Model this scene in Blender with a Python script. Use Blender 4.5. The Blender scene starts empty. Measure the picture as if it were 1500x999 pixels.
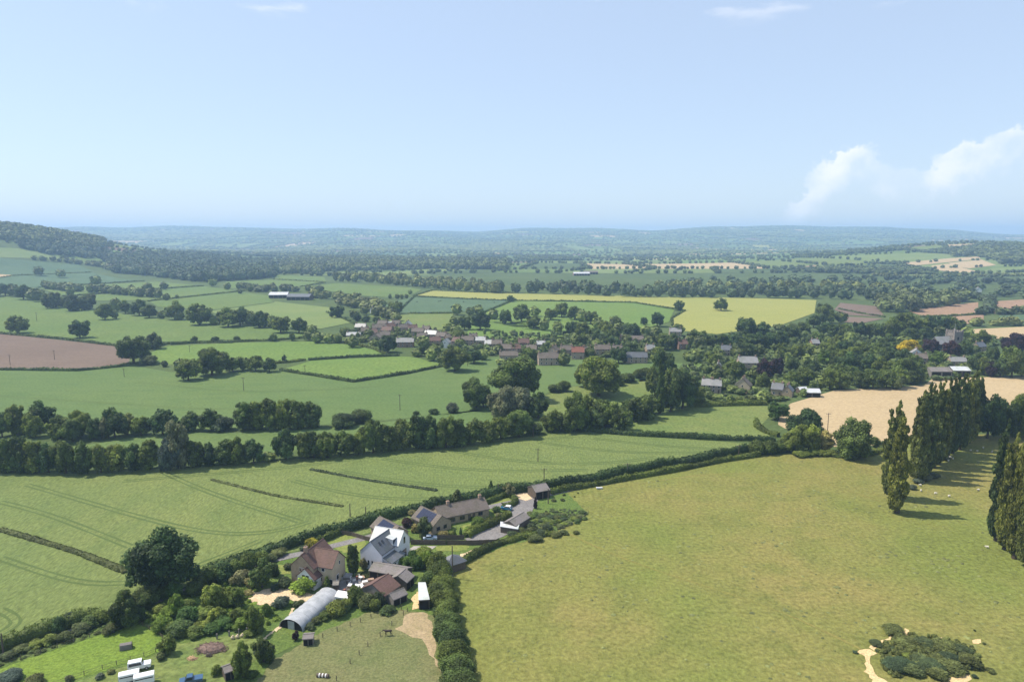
import bpy, math, random
import numpy as np
from mathutils import Vector, Matrix, geometry

# ---------------------------------------------------------------- camera, sky, sun, exposure
H = 92.0                      # drone height over the valley floor, metres
F, CX, CY = 1030.0, 750.0, 499.5
PITCH = math.radians(8.5)
SC = bpy.context.scene
COL = SC.collection
cam = bpy.data.cameras.new('camera')
cam.sensor_width = 36.0; cam.lens = 36.0 * F / 1500.0
cam.clip_start = 1.0; cam.clip_end = 120000.0
camo = bpy.data.objects.new('camera', cam); COL.objects.link(camo)
camo.location = (0, 0, H); camo.rotation_euler = (math.radians(90) - PITCH, 0, 0)
SC.camera = camo

SUN_EL = math.radians(58.0)
SUN_DIR = Vector((-0.95, 0.24, 0)).normalized() * math.cos(SUN_EL) + Vector((0, 0, math.sin(SUN_EL)))
sun = bpy.data.lights.new('sun', 'SUN'); sun.energy = 4.4; sun.angle = math.radians(0.53); sun.color = (1.0, 0.91, 0.78)
suno = bpy.data.objects.new('sun', sun); COL.objects.link(suno)
suno.rotation_euler = SUN_DIR.to_track_quat('Z', 'Y').to_euler(); suno.location = (-200, 0, 400)

world = bpy.data.worlds.new('World'); SC.world = world; world.use_nodes = True
def build_world():
    nt = world.node_tree; N = nt.nodes; L = nt.links
    for n in list(N): N.remove(n)
    out = N.new('ShaderNodeOutputWorld'); bg = N.new('ShaderNodeBackground'); bg.inputs[1].default_value = 0.10
    sky = N.new('ShaderNodeTexSky'); sky.sky_type = 'NISHITA'; sky.sun_disc = False
    sky.sun_elevation = SUN_EL; sky.sun_rotation = math.atan2(SUN_DIR.x, SUN_DIR.y)
    sky.altitude = 100; sky.air_density = 1.0; sky.dust_density = 0.6; sky.ozone_density = 1.5
    tc = N.new('ShaderNodeTexCoord'); sp = N.new('ShaderNodeSeparateXYZ'); L.new(tc.outputs['Generated'], sp.inputs[0])
    def math_(op, a, b=None, c=None):
        n = N.new('ShaderNodeMath'); n.operation = op
        for i, v in enumerate((a, b, c)):
            if v is None: continue
            if isinstance(v, (int, float)): n.inputs[i].default_value = v
            else: L.new(v, n.inputs[i])
        return n.outputs[0]
    az = math_('ARCTAN2', sp.outputs[0], sp.outputs[1])
    el = math_('MULTIPLY', math_('ARCSINE', sp.outputs[2]), 180 / math.pi)
    azn = math_('ADD', math_('DIVIDE', az, 2 * math.pi), 0.5)
    # height of the cumulus bank round the horizon (degrees / 12)
    ramp = N.new('ShaderNodeValToRGB'); L.new(azn, ramp.inputs[0]); cr = ramp.color_ramp
    pts = [(0.0, .5), (.08, .25), (.16, .62), (.24, .2), (.33, .5), (.38, .0), (.40, .0), (.555, .0), (.5605, .30), (.565, .44), (.5705, .60),
           (.576, .46), (.583, .40), (.590, .56), (.597, .62), (.612, .80), (.64, .9), (.70, .45), (.78, .7), (.88, .3), (1.0, .5)]
    while len(cr.elements) < len(pts): cr.elements.new(0.5)
    for e, (p, v) in zip(cr.elements, pts): e.position = p; e.color = (v, v, v, 1)
    top = math_('MULTIPLY', ramp.outputs[0], 12.0)
    n1 = N.new('ShaderNodeTexNoise'); n1.inputs['Scale'].default_value = 30; n1.inputs['Detail'].default_value = 7; n1.inputs['Roughness'].default_value = .62
    L.new(tc.outputs['Generated'], n1.inputs['Vector'])
    nz = math_('MULTIPLY', math_('SUBTRACT', n1.outputs[0], .5), 5.5)
    d = math_('SUBTRACT', math_('ADD', top, nz), el)                 # >0 inside the bank
    def mapr(v, a, b, c, e_, smooth=True):
        n = N.new('ShaderNodeMapRange'); n.interpolation_type = 'SMOOTHSTEP' if smooth else 'LINEAR'
        L.new(v, n.inputs[0])
        for i, q in enumerate((a, b, c, e_)): n.inputs[1 + i].default_value = q
        return n.outputs[0]
    edge = mapr(d, 0.0, 0.6, 0, 1)
    fade = mapr(d, 0.6, 3.8, 1.0, 0.06)                             # sharp bright tops, bases melting into the haze
    m1 = math_('MULTIPLY', math_('MULTIPLY', edge, fade), mapr(top, 1.0, 4.0, 0, .78))
    n3 = N.new('ShaderNodeTexNoise'); n3.inputs['Scale'].default_value = 11; n3.inputs['Detail'].default_value = 5; L.new(tc.outputs['Generated'], n3.inputs['Vector'])
    m1 = math_('MULTIPLY', m1, mapr(n3.outputs[0], .40, .60, .25, 1.15))
    # scattered fair-weather puffs higher up
    pl = N.new('ShaderNodeVectorMath'); pl.operation = 'DIVIDE'
    cz = N.new('ShaderNodeCombineXYZ'); zz = math_('MAXIMUM', sp.outputs[2], .05)
    for i in range(3): L.new(zz, cz.inputs[i])
    L.new(tc.outputs['Generated'], pl.inputs[0]); L.new(cz.outputs[0], pl.inputs[1])
    mp = N.new('ShaderNodeMapping'); mp.inputs['Location'].default_value = (-2.26, 0.15, 0); L.new(pl.outputs[0], mp.inputs[0])
    n2 = N.new('ShaderNodeTexNoise'); n2.inputs['Scale'].default_value = 1.5; n2.inputs['Detail'].default_value = 8; n2.inputs['Roughness'].default_value = .55
    L.new(mp.outputs[0], n2.inputs['Vector'])
    m2 = math_('MULTIPLY', mapr(n2.outputs[0], .56, .68, 0, .9), mapr(el, 14.5, 17.5, 0, 1))
    m = math_('MAXIMUM', m1, m2)
    mix = N.new('ShaderNodeMix'); mix.data_type = 'RGBA'
    veil = N.new('ShaderNodeMix'); veil.data_type = 'RGBA'; veil.inputs[0].default_value = .52     # thin even high haze over the whole sky
    L.new(sky.outputs[0], veil.inputs[6]); veil.inputs[7].default_value = (5.0, 5.95, 7.5, 1)
    L.new(m, mix.inputs[0]); L.new(veil.outputs[2], mix.inputs[6]); mix.inputs[7].default_value = (7.4, 7.5, 7.9, 1)
    L.new(mix.outputs[2], bg.inputs[0]); L.new(bg.outputs[0], out.inputs[0])
build_world()
SC.view_settings.view_transform = 'Standard'; SC.view_settings.look = 'None'
SC.view_settings.exposure = 0.6; SC.view_settings.gamma = 1.0; SC.view_settings.use_curve_mapping = False
SC.render.engine = 'CYCLES'
SC.cycles.use_denoising = True
SC.cycles.max_bounces = 5; SC.cycles.diffuse_bounces = 2; SC.cycles.glossy_bounces = 2; SC.cycles.transmission_bounces = 3
SC.cycles.volume_bounces = 2; SC.cycles.transparent_max_bounces = 4
SC.cycles.caustics_reflective = False; SC.cycles.caustics_refractive = False

rnd = random.Random(7)
RN = np.random.default_rng(11)

# ---------------------------------------------------------------- terrain and pixel-to-ground
CP, SP = math.cos(PITCH), math.sin(PITCH)
# skyline of the far ridge: bearing (x/y) and height of the crest in metres
RB = np.array([-1.4, -.72, -.60, -.45, -.29, -.12, -.05, .02, .10, .20, .29, .45, .53, .60, .66, .73, .85, 1.4])
RHt = np.array([180, 196, 206, 200, 184, 152, 146, 172, 176, 172, 204, 208, 200, 164, 124, 100, 96, 96.])
def height(x, y):
    x = np.asarray(x, float); y = np.asarray(y, float)
    z = 124 * np.exp(-.5 * (((x + 1520) / 240) ** 2 + ((y - 1900) / 560) ** 2))
    z = z + 58 * np.exp(-.5 * (((x - 1830) / 330) ** 2 + ((y - 2760) / 360) ** 2))
    z = z + 26 * np.exp(-.5 * (((x - 1350) / 330) ** 2 + ((y - 2300) / 330) ** 2))
    b = x / np.maximum(y, 1.0)
    cre = np.interp(b, RB, RHt)
    cre = cre + 9 * np.sin(b * 23) + 6 * np.sin(b * 51 + 1)
    t = np.clip((y - 4300) / (9800 - 4300), 0, 1)
    far = cre * (t * t * (3 - 2 * t)) ** .9
    roll = np.sin(x / 610 + 1.3) * np.sin(y / 730 + .4) * 11 + np.sin(x / 260 + y / 400) * 4.0
    w = np.clip((y - 2300) / 1500, 0, 1) * np.clip((10600 - y) / 1500, 0, 1)
    back = np.clip((y - 10000) / 2500, 0, 1); far = far * (1 - back) + 20 * back
    return np.where(y > 500, z, z * 0) + far + w * roll
def H1(x, y): return float(height(x, y))
_T = np.concatenate([np.arange(40, 3000, 6.0), np.arange(3000, 14000, 25.0)])
def P(px, py, z=None):
    """ground point seen at a photo pixel (or the point at height z on that ray)"""
    a = (px - CX) / F; v = (CY - py) / F
    dx, dy, dz = a, CP + v * SP, -SP + v * CP
    if z is None:
        if dz < 0:
            t = -H / dz
            if dy * t < 620: return Vector((dx * t, dy * t, 0.0))
        zt = H + dz * _T - height(dx * _T, dy * _T)
        k = np.argmax(zt < 0)
        if not (zt < 0).any(): k = len(_T) - 1
        t0, t1 = _T[max(k - 1, 0)], _T[k]
        for _ in range(14):
            tm = .5 * (t0 + t1)
            if H + dz * tm - H1(dx * tm, dy * tm) < 0: t1 = tm
            else: t0 = tm
        return Vector((dx * t1, dy * t1, H1(dx * t1, dy * t1)))
    t = (z - H) / dz
    return Vector((dx * t, dy * t, z))
def depth(p): return p.y * CP - (p.z - H) * SP
def ztop(p, py):
    s = (CY - py) / F
    return H + p.y * (s * CP - SP) / (CP + s * SP)

# ---------------------------------------------------------------- object helpers
def tag(o, label=None, cat=None, group=None, kind=None):
    if label: o['label'] = label
    if cat: o['category'] = cat
    if group: o['group'] = group
    if kind: o['kind'] = kind
    return o
def link(name, me, parent=None, loc=None):
    o = bpy.data.objects.new(name, me); COL.objects.link(o)
    if parent is not None: o.parent = parent
    if loc is not None: o.location = loc
    return o
def thing(name, label, cat, loc, group=None, rz=0):
    o = link(name, None, None, loc); o.rotation_euler = (0, 0, rz); o.empty_display_size = .3
    return tag(o, label, cat, group)
def np_mesh(name, V, Q, mat, col=None, smooth=False):
    """mesh from numpy verts (n,3) and quads (m,4), optional per-vertex colour factor (n,)"""
    me = bpy.data.meshes.new(name)
    V = np.ascontiguousarray(V, dtype=np.float32); Q = np.ascontiguousarray(Q, dtype=np.int32)
    me.vertices.add(len(V)); me.vertices.foreach_set('co', V.ravel())
    me.loops.add(Q.size); me.loops.foreach_set('vertex_index', Q.ravel())
    me.polygons.add(len(Q)); k = Q.shape[1]
    me.polygons.foreach_set('loop_start', np.arange(0, Q.size, k, dtype=np.int32))
    try: me.polygons.foreach_set('loop_total', np.full(len(Q), k, dtype=np.int32))
    except Exception: pass
    me.polygons.foreach_set('use_smooth', np.full(len(Q), smooth))
    me.update(calc_edges=True)
    if col is not None:
        a = me.attributes.new('Col', 'FLOAT', 'POINT'); a.data.foreach_set('value', np.ascontiguousarray(col, dtype=np.float32))
    if mat: me.materials.append(mat)
    return me
class MB:
    """collects simple solids in local coordinates"""
    def __init__(s): s.v = []; s.f = []
    def poly(s, vs, fs):
        b = len(s.v); s.v += [tuple(q) for q in vs]; s.f += [tuple(b + i for i in f) for f in fs]; return s
    def box(s, x0, x1, y0, y1, z0, z1):
        return s.poly([(x0, y0, z0), (x1, y0, z0), (x1, y1, z0), (x0, y1, z0), (x0, y0, z1), (x1, y0, z1), (x1, y1, z1), (x0, y1, z1)],
                      [(3, 2, 1, 0), (4, 5, 6, 7), (0, 1, 5, 4), (1, 2, 6, 5), (2, 3, 7, 6), (3, 0, 4, 7)])
    def prism(s, prof, x0, x1):
        """profile [(y,z)...] extruded along x"""
        n = len(prof)
        return s.poly([(x0, y, z) for y, z in prof] + [(x1, y, z) for y, z in prof],
                      [tuple(range(n)), tuple(range(2 * n - 1, n - 1, -1))] + [(i, i + n, (i + 1) % n + n, (i + 1) % n) for i in range(n)])
    def tube(s, a, b, r0, r1, n=7, cap=True):
        a = Vector(a); b = Vector(b); d = (b - a).normalized(); u = d.orthogonal().normalized(); w = d.cross(u)
        vs = []
        for c, r in ((a, r0), (b, r1)):
            for i in range(n):
                t = 2 * math.pi * i / n; vs.append(c + u * math.cos(t) * r + w * math.sin(t) * r)
        fs = [(i, (i + 1) % n, (i + 1) % n + n, i + n) for i in range(n)]
        if cap: fs += [tuple(range(n - 1, -1, -1)), tuple(range(n, 2 * n))]
        return s.poly(vs, fs)
    def ball(s, c, rx, ry, rz, nu=10, nv=7):
        vs = [(c[0], c[1], c[2] - rz)]; fs = []
        for j in range(1, nv):
            t = -math.pi / 2 + math.pi * j / nv
            for i in range(nu):
                a = 2 * math.pi * i / nu
                vs.append((c[0] + rx * math.cos(t) * math.cos(a), c[1] + ry * math.cos(t) * math.sin(a), c[2] + rz * math.sin(t)))
        vs.append((c[0], c[1], c[2] + rz)); last = len(vs) - 1
        for i in range(nu):
            fs.append((0, 1 + (i + 1) % nu, 1 + i)); fs.append((last, last - nu + i, last - nu + (i + 1) % nu))
            for j in range(nv - 2):
                a = 1 + j * nu; fs.append((a + i, a + (i + 1) % nu, a + nu + (i + 1) % nu, a + nu + i))
        return s.poly(vs, fs)
    def mesh(s, name, mat, smooth=False):
        me = bpy.data.meshes.new(name); me.from_pydata(s.v, [], s.f); me.update()
        if smooth: me.polygons.foreach_set('use_smooth', [True] * len(me.polygons))
        me.materials.append(mat); return me
    def build(s, name, mat, parent=None, loc=None, smooth=False):
        return link(name, s.mesh(name, mat, smooth), parent, loc)

# ---------------------------------------------------------------- materials
def newmat(name):
    m = bpy.data.materials.new(name); m.use_nodes = True; nt = m.node_tree
    return m, nt, nt.nodes, nt.links, nt.nodes['Principled BSDF']
def lin(r, g, b):
    f = lambda c: (c / 255 / 12.92) if c / 255 <= .04045 else ((c / 255 + .055) / 1.055) ** 2.4
    return (f(r), f(g), f(b), 1)
def noise_node(N, L, vec, scale, detail=4, rough=.55):
    n = N.new('ShaderNodeTexNoise'); n.inputs['Scale'].default_value = scale; n.inputs['Detail'].default_value = detail; n.inputs['Roughness'].default_value = rough
    L.new(vec, n.inputs['Vector']); return n.outputs[0]
def ramp_node(N, L, fac, stops):
    r = N.new('ShaderNodeValToRGB'); L.new(fac, r.inputs[0]); e = r.color_ramp.elements
    while len(e) < len(stops): e.new(.5)
    for q, (p, c) in zip(e, stops): q.position = p; q.color = c
    return r.outputs[0]
def mixc(N, L, fac, a, b, blend='MIX'):
    m = N.new('ShaderNodeMix'); m.data_type = 'RGBA'; m.blend_type = blend
    if isinstance(fac, float): m.inputs[0].default_value = fac
    else: L.new(fac, m.inputs[0])
    for i, q in ((6, a), (7, b)):
        if isinstance(q, tuple): m.inputs[i].default_value = q
        else: L.new(q, m.inputs[i])
    return m.outputs[2]
def simple(name, c, rough=.8, spec=.3, scale=1.5, var=.25, metal=0, bump=0):
    m, nt, N, L, B = newmat(name)
    g = N.new('ShaderNodeNewGeometry')
    f = noise_node(N, L, g.outputs['Position'], scale, 5, .6)
    d = tuple(q * (1 - var) for q in c[:3]) + (1,); e = tuple(min(1, q * (1 + var)) for q in c[:3]) + (1,)
    L.new(ramp_node(N, L, f, [(.3, d), (.7, e)]), B.inputs['Base Color'])
    B.inputs['Roughness'].default_value = rough; B.inputs['Specular IOR Level'].default_value = spec; B.inputs['Metallic'].default_value = metal
    return m
def roof_mat(name, c, rough, spec, var=.25):
    m, nt, N, L, B = newmat(name); tc = N.new('ShaderNodeTexCoord'); mp = N.new('ShaderNodeMapping'); L.new(tc.outputs['Object'], mp.inputs[0]); mp.inputs['Scale'].default_value = (1.1, 3.2, 3.2)
    f = noise_node(N, L, mp.outputs[0], 1.2, 6, .75); g = noise_node(N, L, tc.outputs['Object'], .35, 4, .6)
    d = tuple(q * (1 - var) for q in c[:3]) + (1,); e = tuple(min(1, q * (1 + var)) for q in c[:3]) + (1,)
    col = ramp_node(N, L, f, [(.32, d), (.68, e)]); moss = ramp_node(N, L, g, [(.42, (1, 1, 1, 1)), (.72, (.72, .78, .62, 1))])
    L.new(mixc(N, L, 1.0, col, moss, 'MULTIPLY'), B.inputs['Base Color']); B.inputs['Roughness'].default_value = rough; B.inputs['Specular IOR Level'].default_value = spec
    return m
def field_mat(name, c1, c2, c3, s1=.02, s2=.35, streak=None, fine=2.2, bump=.25, rot=0.0, stretch=1.0):
    """ground cover: large patches c1..c2, small mottling towards c3, fine relief"""
    m, nt, N, L, B = newmat(name)
    g = N.new('ShaderNodeNewGeometry'); mp = N.new('ShaderNodeMapping'); L.new(g.outputs['Position'], mp.inputs[0])
    mp.inputs['Rotation'].default_value = (0, 0, rot); mp.inputs['Scale'].default_value = (1.0, stretch, 1)
    v = mp.outputs[0]
    a = noise_node(N, L, g.outputs['Position'], s1, 6, .6)
    col = ramp_node(N, L, a, [(.36, c1), (.64, c2)])
    b = noise_node(N, L, v, s2, 7, .72)
    bf = N.new('ShaderNodeMapRange'); L.new(b, bf.inputs[0]); bf.inputs[1].default_value = .47; bf.inputs[2].default_value = .70
    bf.inputs[4].default_value = .85
    col = mixc(N, L, bf.outputs[0], col, c3)
    f = noise_node(N, L, v, fine, 4, .7)
    k = ramp_node(N, L, f, [(.30, (.62, .62, .62, 1)), (.70, (1.36, 1.36, 1.36, 1))])
    col = mixc(N, L, 1.0, col, k, 'MULTIPLY')
    L.new(col, B.inputs['Base Color']); B.inputs['Roughness'].default_value = .95; B.inputs['Specular IOR Level'].default_value = .1
    if bump:
        bp = N.new('ShaderNodeBump'); bp.inputs['Strength'].default_value = bump; bp.inputs['Distance'].default_value = .5
        L.new(f, bp.inputs['Height']); L.new(bp.outputs[0], B.inputs['Normal'])
    return m
def foliage(name, c, var=.35, trans=.33):
    m, nt, N, L, B = newmat(name)
    at = N.new('ShaderNodeAttribute'); at.attribute_name = 'Col'
    oi = N.new('ShaderNodeObjectInfo'); g = N.new('ShaderNodeNewGeometry')
    warm = (c[0] * 1.65, c[1] * 1.38, c[2] * 1.0, 1); cool = (c[0] * .66, c[1] * .76, c[2] * .95, 1)
    base = mixc(N, L, oi.outputs['Random'], cool, warm)
    nz = noise_node(N, L, g.outputs['Position'], .09, 3, .5)
    k = ramp_node(N, L, nz, [(.3, (1 - var, 1 - var, 1 - var, 1)), (.7, (1 + var, 1 + var, 1 + var * .7, 1))])
    base = mixc(N, L, 1.0, base, k, 'MULTIPLY')
    base = mixc(N, L, 1.0, base, at.outputs['Color'], 'MULTIPLY')
    L.new(base, B.inputs['Base Color']); B.inputs['Roughness'].default_value = .65; B.inputs['Specular IOR Level'].default_value = .25
    if trans:
        t = N.new('ShaderNodeBsdfTranslucent'); L.new(base, t.inputs[0]); mx = N.new('ShaderNodeMixShader'); mx.inputs[0].default_value = trans
        L.new(B.outputs[0], mx.inputs[1]); L.new(t.outputs[0], mx.inputs[2]); L.new(mx.outputs[0], N['Material Output'].inputs[0])
    return m
M = {}
FO = {'dark': foliage('foliage_dark', (.080, .124, .033)), 'mid': foliage('foliage_mid', (.095, .144, .036)), 'light': foliage('foliage_light', (.125, .175, .044)),
      'bright': foliage('foliage_bright', (.095, .165, .030)), 'silver': foliage('foliage_silver', (.12, .15, .095), .2), 'yellow': foliage('foliage_yellow', (.42, .36, .015), .15),
      'lime': foliage('foliage_lime', (.24, .26, .03), .2), 'copper': foliage('foliage_copper', (.040, .022, .030), .2), 'red': foliage('foliage_red', (.085, .04, .03), .2), 'poplar': foliage('foliage_poplar', (.120, .150, .044), .2),
      'hedge': foliage('foliage_hedge', (.086, .128, .034)), 'flower': foliage('foliage_cream', (.20, .21, .10), .3), 'scrub': foliage('foliage_scrub', (.085, .115, .048)),
      'far': foliage('foliage_far', (.082, .112, .040), .3, 0), 'far2': foliage('foliage_small', (.072, .108, .033), .3, 0)}
M['bark'] = simple('bark', (.075, .058, .042, 1), .95, .1, 3)
# ---------------------------------------------------------------- ground, fields
GR = lambda r, g, b: lin(r, g, b)
M['base'] = field_mat('rough_grass', (.062, .092, .030, 1), (.085, .115, .038, 1), (.048, .075, .026, 1), .006, .05, fine=.4)
M['pasture'] = field_mat('dry_pasture', (.148, .174, .042, 1), (.208, .184, .060, 1), (.122, .138, .036, 1), .018, .085, fine=.8, bump=1.0)
M['wheat'] = field_mat('green_wheat', (.118, .158, .050, 1), (.148, .176, .056, 1), (.102, .140, .044, 1), .012, .09, fine=1.3, bump=.5, rot=.36, stretch=.35)
M['wheat2'] = field_mat('young_wheat', (.088, .140, .046, 1), (.110, .156, .050, 1), (.076, .124, .040, 1), .008, .05, fine=.6, bump=.3, rot=-.1, stretch=2.5)
M['g1'] = field_mat('grazed_grass', (.096, .146, .040, 1), (.118, .160, .045, 1), (.086, .130, .037, 1), .008, .06, fine=.4)
M['g2'] = field_mat('lush_grass', (.108, .172, .040, 1), (.130, .185, .045, 1), (.094, .152, .036, 1), .008, .05, fine=.4)
M['g3'] = field_mat('mown_grass', (.135, .182, .058, 1), (.165, .200, .068, 1), (.115, .165, .052, 1), .010, .05, fine=.4, rot=.3, stretch=4)
M['olive'] = field_mat('hay_meadow', (.120, .165, .048, 1), (.150, .175, .055, 1), (.095, .140, .040, 1), .02, .12, fine=.7, bump=.5)
M['bluegreen'] = field_mat('bluish_crop', (.070, .115, .060, 1), (.085, .130, .066, 1), (.060, .100, .052, 1), .01, .05, fine=.4)
M['yellow'] = field_mat('ripening_barley', (.235, .245, .068, 1), (.260, .258, .075, 1), (.200, .222, .060, 1), .006, .04, fine=.4, rot=.05, stretch=5)
M['tan'] = field_mat('cut_straw_stubble', (.37, .285, .165, 1), (.40, .31, .185, 1), (.33, .25, .142, 1), .010, .06, fine=.5, rot=-.15, stretch=4)
M['brown'] = field_mat('bare_soil', (.142, .104, .080, 1), (.165, .122, .094, 1), (.125, .092, .070, 1), .01, .05, fine=.4, rot=.1, stretch=4)
M['redsoil'] = field_mat('red_soil', (.25, .165, .105, 1), (.28, .185, .12, 1), (.22, .145, .09, 1), .01, .05, fine=.4)
M['paddock'] = field_mat('horse_paddock_turf', (.140, .155, .062, 1), (.165, .160, .072, 1), (.098, .122, .045, 1), .05, .25, fine=1.6, bump=.6)
M['lawn'] = field_mat('lawn', (.165, .195, .050, 1), (.190, .205, .060, 1), (.135, .175, .045, 1), .06, .3, fine=1.6)
M['lush'] = field_mat('lush_paddock', (.135, .205, .034, 1), (.165, .225, .040, 1), (.095, .150, .028, 1), .05, .35, fine=1.5, bump=.7)
M['dust'] = field_mat('trodden_earth', (.30, .235, .135, 1), (.36, .275, .17, 1), (.20, .175, .085, 1), .12, .5, fine=2)
M['gravel'] = field_mat('pale_gravel', (.52, .40, .25, 1), (.58, .46, .30, 1), (.44, .33, .2, 1), .1, .6, fine=3)
M['sand'] = field_mat('bare_sand', (.55, .41, .21, 1), (.60, .45, .25, 1), (.42, .31, .16, 1), .2, .8, fine=2.5)
M['tarmac'] = field_mat('worn_tarmac', (.175, .165, .165, 1), (.205, .195, .190, 1), (.15, .14, .135, 1), .1, .5, fine=2)
M['garden'] = field_mat('garden_weeds', (.095, .150, .034, 1), (.125, .170, .044, 1), (.065, .105, .028, 1), .1, .5, fine=1.6, bump=.9)
M['pathgrass'] = field_mat('worn_grass', (.17, .17, .045, 1), (.20, .175, .055, 1), (.14, .15, .038, 1), .05, .3, fine=1.2)
M['track'] = simple('wheel_track_crop', (.082, .115, .036, 1), .95, .1, 2)

def build_ground():
    # inner fine grid, outer skirt to the horizon
    xs = np.concatenate([[-16000, -13000], np.arange(-11000, 11001, 55.0), [13000, 16000]])
    ys = np.concatenate([[-9000, -3000, -300], np.arange(0, 13001, 55.0), []])
    X, Y = np.meshgrid(xs, ys); Z = height(X, Y)
    Z = np.where((Y > 13500) | (np.abs(X) > 11500), np.minimum(Z, 20), Z)
    V = np.stack([X.ravel(), Y.ravel(), Z.ravel()], 1)
    nx, ny = len(xs), len(ys)
    i = (np.arange(ny - 1)[:, None] * nx + np.arange(nx - 1)[None, :]).ravel()
    Q = np.stack([i, i + 1, i + 1 + nx, i + nx], 1)
    o = link('ground', np_mesh('ground', V, Q, M['base'], smooth=True)); tag(o, kind='structure')
build_ground()

def drape(name, pts, mat, dz, world=False, step=None, label=None, rag=0.0):
    W = [Vector(p[:2]) for p in pts] if world else [P(*p).to_2d() for p in pts]
    if rag:                                   # worn, uneven outline
        rr = random.Random(len(pts) * 31 + int(W[0].x)); R2 = []
        for a, b in zip(W, W[1:] + W[:1]):
            n = max(1, int((b - a).length / (rag * 1.1))); R2 += [a.lerp(b, k / n) + Vector((rr.uniform(-rag, rag), rr.uniform(-rag, rag))) * .45 for k in range(n)]
        W = R2
    ymax = max(p.y for p in W); hilly = ymax > 620
    st = step or (40.0 if hilly else 1e9)
    ring = []
    for a, b in zip(W, W[1:] + W[:1]):
        n = max(1, int((b - a).length / st)) if hilly else 1
        ring += [a.lerp(b, k / n) for k in range(n)]
    inner = []
    if hilly:
        x0, x1 = min(p.x for p in W), max(p.x for p in W); y0 = min(p.y for p in W)
        X, Y = np.meshgrid(np.arange(x0 + st / 2, x1, st), np.arange(y0 + st / 2, ymax, st))
        for q in zip(X.ravel(), Y.ravel()): inner.append(Vector(q))
    n = len(ring)
    if inner:
        vs, es, fs, *_ = geometry.delaunay_2d_cdt(ring + inner, [], [list(range(n))], 1, 1e-4)
    else:
        vs, es, fs, *_ = geometry.delaunay_2d_cdt(ring, [], [list(range(n))], 1, 1e-4)
    me = bpy.data.meshes.new(name)
    me.from_pydata([(v.x, v.y, H1(v.x, v.y) + dz) for v in vs], [], [tuple(f) for f in fs]); me.update(); me.materials.append(mat)
    # faces up
    up = [p for p in me.polygons if p.normal.z < 0]
    if up: me.flip_normals()
    return tag(link(name, me), label, kind='structure')
NEAR, MID = .02, .35
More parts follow.
